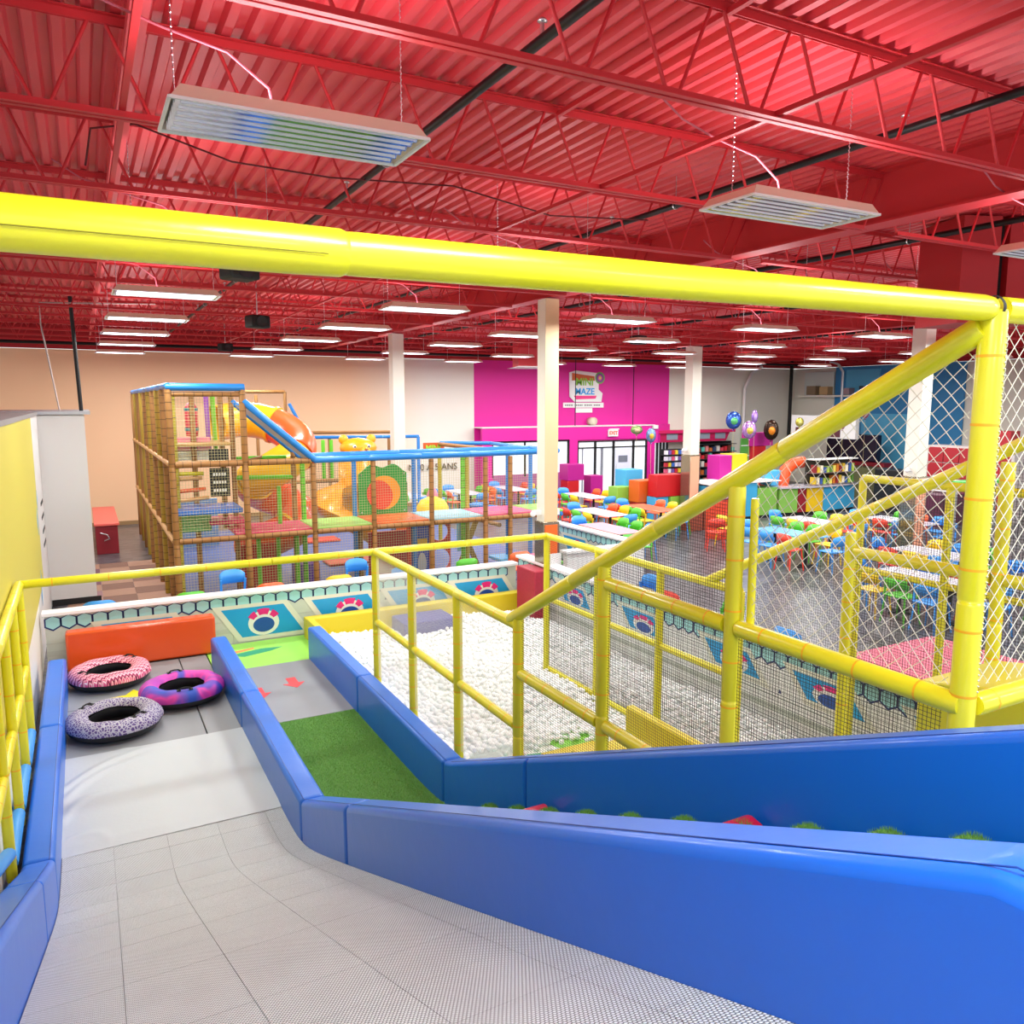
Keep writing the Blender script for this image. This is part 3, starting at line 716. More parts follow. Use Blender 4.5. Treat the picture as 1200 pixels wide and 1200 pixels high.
# --- frame B: cross rail at y = 9.12 over the slide feet, and the frame beyond the pit (x = 5.45)
FB_ = empty('yellow_cross_frame', (1.2, 9.12, 0), 0, 'long yellow padded rail crossing above the slide feet to the far corner post', 'play frame')
tube_obj('top_rail', (-.66, 9.1, 2.0), (3.02, 9.12, 2.0), PR_*.95, YEL, FB_, True, pitch=.5)
tube_obj('top_rail', (3.02, 9.12, 2.0), (5.45, 9.12, 2.0), PR_*.95, YEL, FB_, True, pitch=.5)
X2 = 5.45
FC = empty('yellow_inner_frame', (X2, 5.5, 0), 0, 'farther yellow post and net frame on the other side of the ball pit', 'play frame')
for y, z0, z1 in ((9.12, .05, 2.0), (7.9, .05, 2.0), (6.7, .05, 2.0), (5.5, .05, 2.0), (4.3, .05, 2.75), (3.1, .05, 3.4)): tube_obj('post', (X2, y, z0), (X2, y, z1), PR_*.95 if y > 4 else PR_, YEL2, FC, y < 6, pitch=.3)
tube_obj('top_rail', (X2, 9.12, 2.0), (X2, 5.5, 2.0), PR_*.95, YEL2, FC)
for y0, y1 in ((9.1, 7.9), (7.9, 6.7), (6.7, 5.5)):
    tube_obj('mid_rail', (X2, y0-.05, 1.14), (X2, y1+.05, 1.14), PR_*.8, YEL2, FC); tube_obj('low_rail', (X2, y0-.05, .16), (X2, y1+.05, .16), PR_*.8, YEL2, FC)
tube_obj('handrail', (X2, 5.95, 2.02), (X2, 2.2, 3.95), PR_, YEL, FC)
for y0, y1, z in ((4.3, 3.1, 2.6), (3.1, 1.9, 2.6), (4.3, 3.1, .9)): tube_obj('mid_rail', (X2, y0-.05, z), (X2, y1+.05, z), PR_, YEL2, FC)
for (y0, y1) in ((9.07, 7.95), (7.85, 6.75), (6.65, 5.55)): finenet(FC, X2, [(y0, .2), (y1, .2), (y1, 1.95), (y0, 1.95)], NETK, pitch=.024, w=.003)
finenet(FC, X2, [(5.45, .6), (4.35, .6), (4.35, 2.62), (5.45, 2.0)], NETK, pitch=.024, w=.003)
finenet(FC, X2, [(4.25, .6), (3.15, .6), (3.15, 3.3), (4.25, 2.7)], NETK, pitch=.024, w=.003)
finenet(FC, X2, [(3.05, .6), (1.9, .6), (1.9, 4.0), (3.05, 3.4)], NETK, pitch=.024, w=.003)
# cross rails between A and C planes
tube_obj('cross_rail', (X+.05, 5.5, 1.6), (X2, 5.5, 1.6), PR_*.8, YEL2, FC) if False else None
# --- outer frame (x = 6.67)
X3 = 6.72
FD_ = empty('yellow_outer_frame', (X3, 4.0, 0), 0, 'outermost yellow post frame with dark mesh near the hexagon wall', 'play frame')
for y in (5.2, 4.3, 3.1): tube_obj('post', (X3, y, .05), (X3, y, 3.06), PR_*.8, YEL2, FD_)
tube_obj('top_rail', (X3, 5.2, 3.06), (X3, 2.0, 3.06), PR_*.85, YEL2, FD_); tube_obj('mid_rail', (X3, 5.2, 2.16), (X3, 2.0, 2.16), PR_*.7, YEL2, FD_)
for a, b in ((5.15, 4.35), (4.25, 3.15)): finenet(FD_, X3, [(a, .9), (b, .9), (b, 3.0), (a, 3.0)], NETK, pitch=.026, w=.0032)
# yellow padded steps and blocks in the pit
STM = mat('yellow step','#d8c41c',.45)
for (x0, x1, y0, y1, z, lab) in ((3.76, 4.4, 6.02, 6.40, .38, 'lower yellow padded step just behind the blue rail'), (3.86, 4.5, 5.62, 6.0, .55, 'upper yellow padded step in the ball pit stairs'), (4.86, 4.96, 4.0, 6.5, .62, 'long thin yellow padded side wall of the ball pit stairs')):
    o = MB().box((x0, y0, .05), (x1, y1, z)).build('padded_step' if 'wall' not in lab else 'padded_wall', STM, bevel=.02); tag(o, lab, 'step' if 'wall' not in lab else 'pad')
o = MB().prism([(2.1,.06),(3.0,.06),(3.0,2.08),(2.1,2.26)], 'x', 4.5, 5.3).build('yellow_ramp', YEL2, bevel=.02); tag(o, 'yellow padded wedge behind the tall post at lower right', 'ramp')
# --- left frame beside the mural
FL = empty('yellow_side_frame', (-.62, 7, 0), 0, 'yellow padded post and rail fence between the left slide rail and the mural wall', 'play frame')
XL_ = -.66
for y in (9.1, 8.2, 7.3, 6.4, 5.4, 4.4):
    zb = max(.35, zs(y)+.25); tube_obj('post', (XL_, y, zb), (XL_, y, max(2.0, zb+1.2)), PR_*.8, YEL, FL, True, pitch=.3)
tube_obj('top_rail', (XL_, 9.1, 2.0), (XL_, 5.6, 2.0), PR_, YEL, FL, True, pitch=.4)
tube_obj('top_rail', (XL_, 5.6, 2.0), (XL_, 1.5, 4.0), PR_, YEL, FL)
ys = [9.1, 8.2, 7.3, 6.4, 5.4]
for a, b in zip(ys, ys[1:]): tube_obj('mid_rail', (XL_, a-.05, 1.15), (XL_, b+.05, 1.15), PR_*.85, YEL, FL, True)
for a, b in ((9.0, 8.2), (8.1, 7.3), (7.2, 6.4)): tube_obj('low_sleeve', (XL_, a, .5), (XL_, b, .5), .05, SKYB, FL)
tube_obj('low_sleeve', (XL_, 6.3, .62), (XL_, 5.2, 1.05), .05, SKYB, FL); tube_obj('low_sleeve', (XL_, 5.1, 1.1), (XL_, 4.0, 1.6), .05, SKYB, FL)

# ================================================================ BALL PIT
BALLW = mat('pit ball white', '#fafcfc', .35)
pf = MB().box((2.95, 1.5, 0), (6.85, 12.3, .05)).build('pit_floor', mat('pit floor print','#eef4ec',.5, noise=.03, nscale=2)); tag(pf, 'pale green padded floor under the white balls', 'floor mat')
for (p, c_) in ((([(3.1,6.5),(3.7,7.1),(4.5,6.9),(4.3,6.45),(3.7,6.4),(3.1,5.9)]), '#3fae78'), (([(4.3,7.2),(4.9,7.4),(4.8,6.7),(4.5,6.6)]), '#8ad048'), (([(3.08,5.2),(3.7,5.3),(3.72,6.35),(3.1,5.8)]), '#a6e070')):
    MB().prism(p, 'z', .05, .055).build('leaf_print', mat('print'+c_, c_, .5), pf)
def icos(r):
    bm = bmesh.new(); bmesh.ops.create_icosphere(bm, subdivisions=2, radius=r); v = np.array([x.co[:] for x in bm.verts]); f = np.array([[q.index for q in x.verts] for x in bm.faces]); bm.free(); return v, f
bv, bf = icos(.036)
def ico_mesh(nm, m):
    me = bpy.data.meshes.new(nm); me.from_pydata(bv.tolist(), [], bf.tolist()); me.polygons.foreach_set('use_smooth', [True]*len(bf)); me.materials.append(m); return me
bm1 = ico_mesh('pit_ball', BALLW)
pos = []
yy = 3.2
while yy < 12.2:
    xx = 3.08
    while xx < 6.75:
        dens = .13 if (xx < 4.9 and 5.0 < yy < 7.1) else (1 if yy > 6 else .85)
        if 3.74 < xx < 5.0 and 3.95 < yy < 6.52: xx += .066; continue
        if random.random() < dens: pos.append((xx + random.uniform(-.012,.012), yy + random.uniform(-.012,.012), .09 + .035*math.sin(xx*2.3+yy*1.7)+random.uniform(0,.05)))
        xx += .07
    yy += .066
for k in range(60): pos.append((random.uniform(3.1,5.3), random.uniform(5.6,7.2), .09))
def nearness(p): return math.hypot(p[0], p[1])
pos.sort(key=nearness); single = pos[::1][:240]; rest = pos[240:]
for p in single:
    o = inst('pit_ball', bm1, None, p); tag(o, 'one of the white plastic balls filling the ball pit', 'ball', 'white balls at the near end of the ball pit')
lv, lf = None, None
bmx = bmesh.new(); bmesh.ops.create_icosphere(bmx, subdivisions=1, radius=.036); lv = np.array([x.co[:] for x in bmx.verts]); lf = np.array([[q.index for q in x.verts] for x in bmx.faces]); bmx.free()
P_ = np.array(rest); n_ = len(P_); V = (P_[:,None,:] + lv[None]).reshape(-1, 3); F_ = (lf[None] + (np.arange(n_)*len(lv))[:,None,None]).reshape(-1, 3)
me = bpy.data.meshes.new('pit_balls'); me.vertices.add(len(V)); me.vertices.foreach_set('co', V.reshape(-1)); me.loops.add(F_.size); me.loops.foreach_set('vertex_index', F_.reshape(-1).astype(np.int32))
me.polygons.add(len(F_)); me.polygons.foreach_set('loop_start', np.arange(0, F_.size, 3, dtype=np.int32)); me.polygons.foreach_set('use_smooth', [True]*len(F_)); me.update(calc_edges=True)
me.materials.append(BALLW); o = inst('pit_balls', me); tag(o, 'mass of white plastic balls filling the ball pit', 'balls', kind='stuff')
o = MB().box((2.93, 12.3, 0), (6.85, 12.52, .38)).build('pit_curb', mat('yellow step','#dcc81c'), bevel=.015); tag(o, 'yellow padded curb at the back of the ball pit', 'curb')
o = MB().box((2.93, 11.45, 0), (3.03, 12.3, .4)).build('pit_curb', mat('yellow step','#dcc81c'), bevel=.01); tag(o, 'short yellow curb at the end of the right slide rail', 'curb')
o = MB().box((4.3, 11.6, .05), (5.2, 12.2, .3)).build('purple_pad', mat('purple pad','#4a4a94',.5), bevel=.02); tag(o, 'dark purple pad half buried in white balls', 'pad')

# ================================================================ HEXAGON WALLS
HXL = mat('hexagon aqua', '#9fd6d8', .5); HXD = mat('navy line print', '#1b2c6a', .5); PNL = mat('printed panel', '#c2c9bd', .5); PNB = mat('panel blue print', '#1a9ad6', .45)
PNK = mat('pink print', '#e0207c', .45); PNF = mat('panel frame print', '#dcdccc', .5); PNG = mat('panel grey print', '#b9bfb4', .5)
def hexwall(label, p0, p1, h=.86, signs=None, z0_=.10, z1_=.60, W_=.95, pm=None):
    """low printed wall from p0 to p1 (world xy); prints on the side facing the camera"""
    a, b = Vector((*p0, 0)), Vector((*p1, 0)); L = (b-a).length; rz = math.atan2(b.y-a.y, b.x-a.x)
    w = empty('hexagon_wall', a, rz, label, 'low wall')
    n = max(1, round(L/2.4)); pw = L/n
    for i in range(n):
        MB().box((pw*i+.002, 0, 0), (pw*(i+1)-.002, .1, h-.05)).build('wall_panel', pm or PNL, w)
    MB().box((-.03, -.05, h-.05), (L+.03, .2, h)).build('cap_rail', mat('white cap', '#eeeef2', .35), w, bevel=.008)
    # hexagon band
    hx = MB(); ln = MB(); R = .115; dx = R*math.sqrt(3); k = 0; x = dx/2; zc = h-.13
    def seg(p, q): ln.beam((p[0], -.004, p[1]), (q[0], -.004, q[1]), .006, .013, up=(0,1,0)) if False else ln.add([(p[0]+o_[0], -.0045, p[1]+o_[1]) for o_ in ((0,0),)]*0, [])
    while x < L - dx/2:
        pts = [(x + (R-.012)*math.cos(math.radians(90+60*j)), zc - .02 + (R-.012)*math.sin(math.radians(90+60*j))) for j in range(6)]
        pts = [(px_, min(pz, h-.055)) for px_, pz in pts]
        hx.add([(px_, -.003, pz) for px_, pz in pts], [tuple(range(6))])
        out = [(x + (R+.007)*math.cos(math.radians(90+60*j)), zc - .02 + (R+.007)*math.sin(math.radians(90+60*j))) for j in range(6)]
        inn = [(x + (R-.016)*math.cos(math.radians(90+60*j)), zc - .02 + (R-.016)*math.sin(math.radians(90+60*j))) for j in range(6)]
        out = [(q[0], min(q[1], h-.054)) for q in out]; inn = [(q[0], min(q[1], h-.056)) for q in inn]
        ln.add([(q[0], -.004, q[1]) for q in out+inn], [(j, (j+1) % 6, 6+(j+1) % 6, 6+j) for j in range(6)])
        x += dx
    hx.build('hexagon_print', HXL, w, recalc=False, kind='stuff'); ln.build('hexagon_line', HXD, w, recalc=False, kind='stuff')
    st = MB().box((0, -.003, .22), (L, -.001, .3)).box((0, -.003, .40), (L, -.001, .415)); st.build('stripe_print', PNG, w)
    tr = MB(); x = .4
    while x < L-.2:
        tr.add([(x-.025,-.004,.46),(x+.025,-.004,.46),(x,-.004,.52)], [(0,1,2)]); x += .42
    tr.build('arrowhead_print', HXD, w, recalc=False, kind='stuff')
    # slanted display panels with a plain helmet like emblem
    for x in (signs or []):
        sk = .32*W_/.95
        def quad(mb, x0, x1, z0, z1, y): mb.add([(x0+sk*(1-(z0-z0_)/(z1_-z0_)), y, z0), (x1+sk*(1-(z0-z0_)/(z1_-z0_)), y, z0), (x1+sk*(1-(z1-z0_)/(z1_-z0_)), y, z1), (x0+sk*(1-(z1-z0_)/(z1_-z0_)), y, z1)], [(0,1,2,3)])
        m1 = MB(); quad(m1, x-.1, x+W_+.1, z0_-.04, z1_+.06, -.006); m1.build('display_frame', PNF, w, recalc=False)
        m2 = MB(); quad(m2, x, x+W_, z0_+.03, z1_, -.008); m2.build('display_print', PNB, w, recalc=False)
        cx_ = x + W_/2 + .16; cz = (z0_+z1_)/2-.02; fz = (z1_-z0_)/.5
        m3 = MB(); m3.add([(cx_+.24*math.cos(t)*1.0, -.010, cz+.20*fz*math.sin(t)) for t in np.linspace(0, 2*math.pi, 25)[:-1]], [tuple(range(24))]); m3.build('emblem_ring', mat('emblem white','#e4e6e0',.5), w, recalc=False)
        m4 = MB(); m4.add([(cx_+.165*math.cos(t), -.012, cz-.03+.12*fz*math.sin(t)) for t in np.linspace(0, 2*math.pi, 25)[:-1]], [tuple(range(24))]); m4.build('emblem_disc', mat('emblem blue','#1c4ea0',.4), w, recalc=False)
        for a0, a1 in ((28, 58), (68, 112), (122, 152)):
            m5 = MB(); t = [math.radians(a0+(a1-a0)*q/4) for q in range(5)]
            m5.add([(cx_+.17*math.cos(q), -.012, cz+.135*fz*math.sin(q)) for q in t] + [(cx_+.27*math.cos(q), -.012, cz+.235*fz*math.sin(q)) for q in reversed(t)], [tuple(range(10))]); m5.build('emblem_segment', PNK, w, recalc=False)
    return w
hexwall('long hexagon printed low wall behind the orange pad and the ball pit', (-.65, 12.66), (6.9, 12.66), signs=(.7, 2.35, 3.75, 5.05, 6.3))
w2 = hexwall('hexagon printed low wall along the right side of the ball pit', (6.9, 12.56), (6.9, 1.0), h=1.02, signs=(1.4, 3.2, 5.0, 6.45, 7.95, 9.5), z0_=.50, z1_=.80, W_=.75, pm=mat('pale printed panel','#e2e4e2',.5))
hexwall('hexagon printed low wall of the small pen right of the nearer column', (10.15, 17.4), (10.15, 13.3), signs=(1.2,))
o = MB().box((8.3, 13.1, 0), (10.2, 13.25, .82)).box((8.25, 13.05, .82), (10.3, 13.3, .87)).build('white_pen_wall', WHT); tag(o, 'plain white capped low wall closing the pen beyond the nearer column', 'low wall')

# ================================================================ LEFT PARTITION ROOM
pr = struct(MB().box((-.84, -2.0, 0), (-.72, 16.84, 3.56)).build('wall_side_room', mat('white partition', '#dcdad8', .6)))
MB().box((-.72, 3.0, .95), (-.712, 14.6, 3.56)).build('mural_panel', mat('yellow mural', '#ccc04c', .5), pr)
MB().box((-.72, 2.0, .0), (-.713, 13.0, .95)).build('mural_skirt', mat('pale mural skirt', '#e8e6d8', .5), pr)
for (y, z, s) in ((14.6, 2.25, .16), (14.3, 1.95, .22), (14.0, 1.1, .14), (13.9, .85, .16)):
    MB().prism([(y, z-s), (y+.5*s, z), (y, z+s), (y-.5*s, z)], 'x', -.712, -.709).build('star_print', mat('light blue print','#6ab0dc',.5), pr)
for k in range(4):
    MB().box((-.72, 15.75, 1.3+.24*k), (-.715, 16.5, 1.36+.24*k)).build('text_line', BLKM, pr)
pr2 = struct(MB().box((-4.0, 16.84, 0), (.04, 20.5, 3.56)).build('wall_side_room_front', mat('white partition', '#dcdad8')))
MB().box((-.71, 16.82, 0), (.11, 16.84, .12)).build('baseboard', BLKM, pr2)
struct(MB().box((-4.0, -2.0, 3.56), (-.70, 16.84, 3.62)).build('side_room_roof', mat('grey roof board','#8a8484',.6)))
struct(MB().box((-4.0, 16.78, 3.57), (.14, 20.5, 3.63)).build('trim_2', mat('aluminium trim','#b4b4ba',.35,metal=.6)))
b_ = empty('red_bench', (.42, 23.95, 0), 0, 'dark red cabinet bench with coral top beside the white side room', 'bench')
MB().box((-.3, -1.8, 0), (.2, 1.8, .72)).build('cabinet', mat('maroon laminate','#8a1424',.5), b_, bevel=.01); MB().box((-.33, -1.84, .72), (.24, 1.84, .78)).build('top', mat('coral top','#ee6a60',.4), b_, bevel=.01)
MB().tube([(-.2,-1.83,.55),(-.05,-1.86,.5),(0,-1.86,.4),(-.12,-1.84,.35)], .015, 6).build('handle', STEEL, b_)
# ================================================================ BAMBOO PLAY FRAME
CG = empty('bamboo_play_frame', (1.3, 14.62, 0), 0, 'tall netted play frame with bamboo brown posts and blue top rails', 'play frame')
CY = 14.62; CX = [1.3, 2.5, 3.7, 4.85, 6.05, 7.25, 7.83, 8.62]
def rz_(nm, p1, p2, r, m, ties=True, pitch=.15): return tube_obj(nm, p1, p2, r, m, CG, ties, DTIE, pitch, 10)
for i, x in enumerate(CX):
    rz_('post', (x, CY, 0), (x, CY, 4.02 if i < 2 else 2.68), .055 if i < 2 else .05, BROWN)
for i in range(len(CX)-1):
    rz_('rail', (CX[i]+.05, CY, 1.4), (CX[i+1]-.05, CY, 1.4), .05, BROWN)
    if i < 2: rz_('rail', (CX[i]+.05, CY, 2.73), (CX[i+1]-.05, CY, 2.73), .055, BROWN)
rz_('rail', (1.35, CY, 3.93), (2.45, CY, 3.93), .04, BROWN)
# left face along Y
SY = [CY + 1.16*k for k in range(1, 10)]
for k, y in enumerate(SY): rz_('post', (1.3, y, 0), (1.3, y, 4.02), .05, BROWN if k % 2 == 0 else mat('ochre foam','#a8882c',.55), k < 5)
for z in (1.4, 2.74): rz_('rail', (1.27, CY+.1, z), (1.27, SY[-1], z), .04, mat('tan foam','#c4925a',.5), False)
for k, y in enumerate(SY[:8]): rz_('inner_post', (1.42, y-.55, .0), (1.42, y-.55, 3.95), .045, OLIVE, k < 4, .3)
rz_('top_rail', (1.3, CY-.05, 4.07), (1.3, SY[-1], 4.07), .055, BEAMB, False)
rz_('top_rail', (1.26, CY, 4.05), (2.54, CY, 4.05), .065, BEAMB, False)
rz_('post', (2.3, CY+1.2, 1.4), (2.3, CY+1.2, 3.95), .05, BROWN)
rz_('post', (1.8, CY+1.2, 0), (1.8, CY+1.2, 3.95), .05, BROWN)
# second row
for x, m, z1 in ((2.5, BROWN, 3.95), (3.62, BROWN, 2.9), (3.8, LIME, 2.65), (4.85, BEAMB, 2.65), (6.15, BEAMB, 2.65), (7.3, LIME, 2.65), (8.42, BEAMB, 2.65), (9.02, BEAMB, 2.65), (4.95, BROWN, 1.4), (7.4, OLIVE, 2.6)):
    rz_('post', (x, 15.85, 0), (x, 15.85, z1), .05, m, m in (BROWN, LIME))
for x, z0, z1 in ((2.83, 0.05, 1.4), (3.2, 0.05, 1.4), (3.25, 1.45, 2.2), (3.56, 0.05, 1.4)): rz_('pole', (x, 15.5, z0), (x, 15.5, z1), .045, LIME, False)
rz_('rail', (2.5, 15.85, 2.36), (3.62, 15.85, 2.33), .045, LIME, False); rz_('rail', (2.5, 15.9, 2.73), (3.5, 15.9, 2.73), .035, LIME, False)
# blue top edge: slope and run
for (y, r) in ((CY, .062), (15.85, .055)):
    rz_('top_rail', (2.5, y, 3.82), (3.74, y, 2.74), r, BEAMB, False); rz_('top_rail', (3.72, y, 2.74), (9.0, y, 2.76), r, BEAMB, False)
rz_('top_rail', (9.0, CY, 2.76), (9.0, 15.85, 2.76), .055, BEAMB, False); rz_('top_rail', (2.5, CY+.05, 2.75), (3.0, 15.8, 2.75), .03, BROWN, False)
kid(MB().add([(2.55,CY+.1,3.74),(2.55,15.75,3.74),(3.76,15.75,2.72),(3.76,CY+.1,2.72)], [(0,1,2,3)]).build('roof_sheet', mat('pale roof net','#ccd2e0',.6), None, recalc=False), CG)
net(CG, 'z', 2.72, [(3.8, CY+.06), (8.95, CY+.06), (8.95, 15.8), (3.8, 15.8)], .05, .012, mat('pale roof net','#ccd2e0'), name='roof_net')
# back row top
for a, b, m in (((4.0,24.6,4.1),(5.45,24.6,4.1),BROWN), ((5.45,24.6,4.1),(5.45,24.6,0),BROWN), ((4.6,24.6,4.0),(4.6,24.6,0),BROWN), ((5.5,24.3,3.75),(6.0,24.3,2.75),BEAMB), ((5.95,24.0,2.74),(9.2,23.2,2.74),BEAMB), ((9.1,23,2.74),(9.1,23,0),BEAMB), ((6.1,24.6,2.86),(9.0,24.0,2.86),BROWN),
               ((6.6,24,2.7),(6.6,24,0),BROWN), ((7.6,24,2.7),(7.6,24,0),BROWN), ((8.5,24,2.7),(8.5,24,0),BROWN), ((5.6,21,2.8),(5.6,21,1.7),LIME), ((5.82,21,2.8),(5.82,21,1.7),LIME), ((8.1,19,2.6),(8.1,19,0),OLIVE), ((8.1,19,2.72),(8.2,16,2.72),BROWN), ((8.2,19.2,2.74),(9.3,18.4,2.74),BEAMB), ((9.3,18.4,2.74),(9.0,15.85,2.74),BEAMB), ((8.1,19,1.0),(8.3,16,1.0),BROWN), ((8.3,18,1.25),(9.6,15.4,1.25),BEAMB), ((3.9,20.6,1.75),(6.4,20.6,1.75),BROWN)):
    rz_('post' if abs(a[2]-b[2]) > 1.2 else 'rail', a, b, .05, m, False)
# nets
TN = NETT
def cn(x0, x1, z0, z1, m=TN): net(CG, 'y', CY+.03, [(x0+.05, z0), (x1-.05, z0), (x1-.05, z1), (x0+.05, z1)], .05, .0052, m)
for i in range(len(CX)-1):
    cn(CX[i], CX[i+1], .02, 1.36); cn(CX[i], CX[i+1], 1.46, 2.7)
cn(CX[0], CX[1], 2.78, 3.9)

net(CG, 'y', 16.9, [(4.0, 1.45), (5.6, 1.45), (5.6, 2.7), (4.0, 2.7)], .05, .006, NETK)
# coloured platform pads
def pad(nm, lo, hi, hx, lab, cat='pad'):
    o = MB().box(lo, hi).build(nm, mat('pad '+hx, hx, .4, coat=.15), CG if not lab else None, bevel=.02)
    if lab: tag(o, lab, cat)
    else: o.parent = None; kid(o, CG)
    return o
for (x0, x1, hx) in ((2.3, 3.68, '#e8487a'), (3.7, 4.85, '#a8e070'), (4.87, 6.03, '#ee6c2c'), (6.05, 7.25, '#a4dcf0'), (7.27, 8.5, '#ea4a8c'), (8.52, 9.2, '#8cd048')):
    pad('platform_pad', (x0, 14.7, 1.41), (x1, 15.85, 1.47), hx, None)
pad('platform_pad', (1.36, 14.75, 1.83), (2.45, 15.7, 1.92), '#3a7ce0', None); pad('platform_pad', (1.95, 15.3, 1.55), (2.6, 16.0, 1.63), '#d83468', None)
pad('platform_pad', (1.4, 15.4, 3.0), (2.4, 17.6, 3.06), '#c8a060', None)
for k, (z, hx, x1) in enumerate(((2.52, '#d8d020', 1.88), (2.42, '#c89860', 1.85), (2.2, '#e8602c', 1.9), (2.02, '#e0a468', 1.95))):
    rz_('climbing_bar', (1.36, 15.3, z), (x1, 15.25, z+.02*k), .035, mat('bar '+hx, hx, .4), False)
pad('wall_panel', (1.4, 15.9, 2.9), (2.1, 15.93, 3.15), '#e88aa0', None); pad('wall_panel', (1.4, 15.9, 2.72), (2.1, 15.93, 2.9), '#e8f0e0', None)
pad('storage_box', (1.38, 15.5, 1.42), (2.0, 15.6, 1.78), '#7cc070', None); 
pad('wall_panel', (1.36, 21.9, 0), (3.0, 21.95, 1.3), '#6a8ab0', None)
# chalk boards
for (z0, z1, lab, rows) in ((2.69, 2.98, 'small black notice board hanging above the brown rail in the net', 1), (2.15, 2.65, 'tall black notice board hanging below the brown rail in the net', 3)):
    b_ = empty('notice_board', (2.07, 14.7, z0), math.radians(-4), lab, 'sign'); H_ = z1 - z0
    MB().box((-.165, -.012, 0), (.165, .012, H_)).build('board', mat('chalkboard','#16171a',.6), b_)
    for k in range(rows):
        zc = H_*(.25 if rows == 1 else (.78-.28*k)); m5 = MB()
        for q in range(5): m5.add([(-.11+.045*q+.004*(q%2), -.014, zc-.028), (-.075+.045*q, -.014, zc-.024), (-.077+.045*q, -.014, zc+.028), (-.108+.045*q, -.014, zc+.022)], [(0,1,2,3)])
        m5.build('chalk_line', mat('chalk','#e8e8e4',.7), b_, recalc=False)
# hanging bag and soft tubes
hb = empty('punching_bag', (1.86, 16.5, 3.13), 0, 'red and teal hanging soft bag inside the bamboo frame', 'bag')
MB().lathe([(0,0),(.11,.02),(.12,.1)], n=16).lathe([(.12,.1),(.125,.55),(.06,.66),(0,.68)], n=16).build('bag_body', mat('bag red','#d0304c',.5), hb)
for z in (.12, .5): MB().lathe([(.128,z),(.128,z+.06)], n=16).build('teal_band', mat('bag teal','#1a7a8a',.5), hb)
MB().tube([(0,0,.66),(0,0,.85)], .01, 6).build('strap', BLKM, hb)
for x, hx, lab in ((2.16, '#a05ac0', 'purple'), (2.28, '#7cc828', 'lime')):
    o = MB().tube([(x,16.5,2.88),(x-.02,16.5,3.9)], .045, 10).build('hanging_roller', mat('roller '+lab, hx, .4)); tag(o, lab + ' vertical soft roller beside the hanging red bag', 'roller')
# spiral tube slide
import itertools
PTS = [Vector(p) for p in ((2.5,17.9,3.35),(3.1,18.1,3.42),(3.7,17.9,3.3),(4.05,17.4,3.0),(3.95,16.95,2.72),(3.5,16.8,2.45),(3.1,17.1,2.15),(3.25,17.6,1.9),(3.75,17.55,1.65),(4.0,17.1,1.42),(3.7,16.75,1.15),(3.2,16.8,.92),(2.9,17.1,.7))]
def catm(P, n):
    out = []
    for i in range(len(P)-1):
        p0, p1, p2, p3 = P[max(i-1,0)], P[i], P[i+1], P[min(i+2, len(P)-1)]
        for k in range(n):
            t = k/n; out.append(.5*((2*p1)+(p2-p0)*t+(2*p0-5*p1+4*p2-p3)*t*t+(3*p1-p0-3*p2+p3)*t**3))
    out.append(P[-1]); return out
CP = catm(PTS, 4)
ts = empty('spiral_tube_slide', (3.5, 17.3, 0), 0, 'yellow and orange spiral tube slide inside the bamboo frame', 'slide')
TY = mat('tube yellow','#f2b820',.3, coat=.3); TO = mat('tube orange','#ee5a28',.3, coat=.3)
seg = 8
for i in range(0, len(CP)-1, seg):
    pts = CP[i:i+seg+1]
    kid(MB().tube(pts, .38, 20, caps=False).build('tube_section', TY if (i//seg) in (0, 2) else TO, None, recalc=False), ts)
    if i: 
        d = (CP[min(i+1, len(CP)-1)]-CP[i-1]).normalized(); kid(MB().tube([CP[i]-d*.03, CP[i]+d*.03], .42, 20).build('flange', TY if (i//seg) % 2 else TO), ts)
kid(MB().tube([(2.9,17.1,.7),(2.9,17.1,0)], .08, 8).build('support', STEEL), ts)
# bear tower with its open slide
bt = empty('bear_slide_tower', (5.75, 18.6, 0), 0, 'yellow bear headed tower with curved yellow slide in the play frame', 'slide')
YB_ = mat('bear yellow','#f4a81c',.35, coat=.2)
MB().lathe([(.42,1.2),(.42,2.62),(.0,2.64)], (0,0,0), 24).build('tower_shell', YB_, bt)
MB().ball((0,-.2,2.72), (.45,.32,.24), 18, 10).build('head', YB_, bt)
for s in (-1, 1):
    e = MB().ball((s*.34,-.15,2.92), (.12,.07,.12), 10, 6).build('ear', YB_, bt)
    MB().ball((s*.17,-.47,2.76), (.05,.03,.05), 8, 6).build('eye', WHT, bt); MB().ball((s*.17,-.5,2.76), (.02,.012,.024), 8, 6).build('pupil', BLKM, bt)
MB().ball((.06,-.54,2.66), (.13,.1,.09), 12, 8).build('muzzle', YB_, bt); MB().ball((.06,-.64,2.70), (.045,.03,.03), 8, 6).build('nose', mat('nose brown','#a86a1c',.4), bt)
sp = catm([Vector(p) for p in ((.1,-.2,1.75),(-.35,-.6,1.62),(-.85,-.75,1.45),(-1.0,-1.2,1.2),(-.6,-1.6,.9),(-.2,-1.7,.6),(.1,-1.75,.4))], 5)
vs = []; fs = []
for i, p in enumerate(sp):
    t = (sp[min(i+1,len(sp)-1)]-sp[max(i-1,0)]).normalized(); s_ = Vector((t.y,-t.x,0)).normalized()
    for k in range(9):
        a = math.pi + math.pi*k/8; vs.append(p + s_*math.cos(a)*.33 + Vector((0,0,.34+math.sin(a)*.34)))
for i in range(len(sp)-1):
    for k in range(8): fs.append((i*9+k, i*9+k+1, (i+1)*9+k+1, (i+1)*9+k))
MB().add(vs, fs, True).build('slide_trough', YB_, bt, recalc=False)
MB().box((.25,-.5,1.45),(.28,-.2,2.3)).build('side_panel', TO, bt)
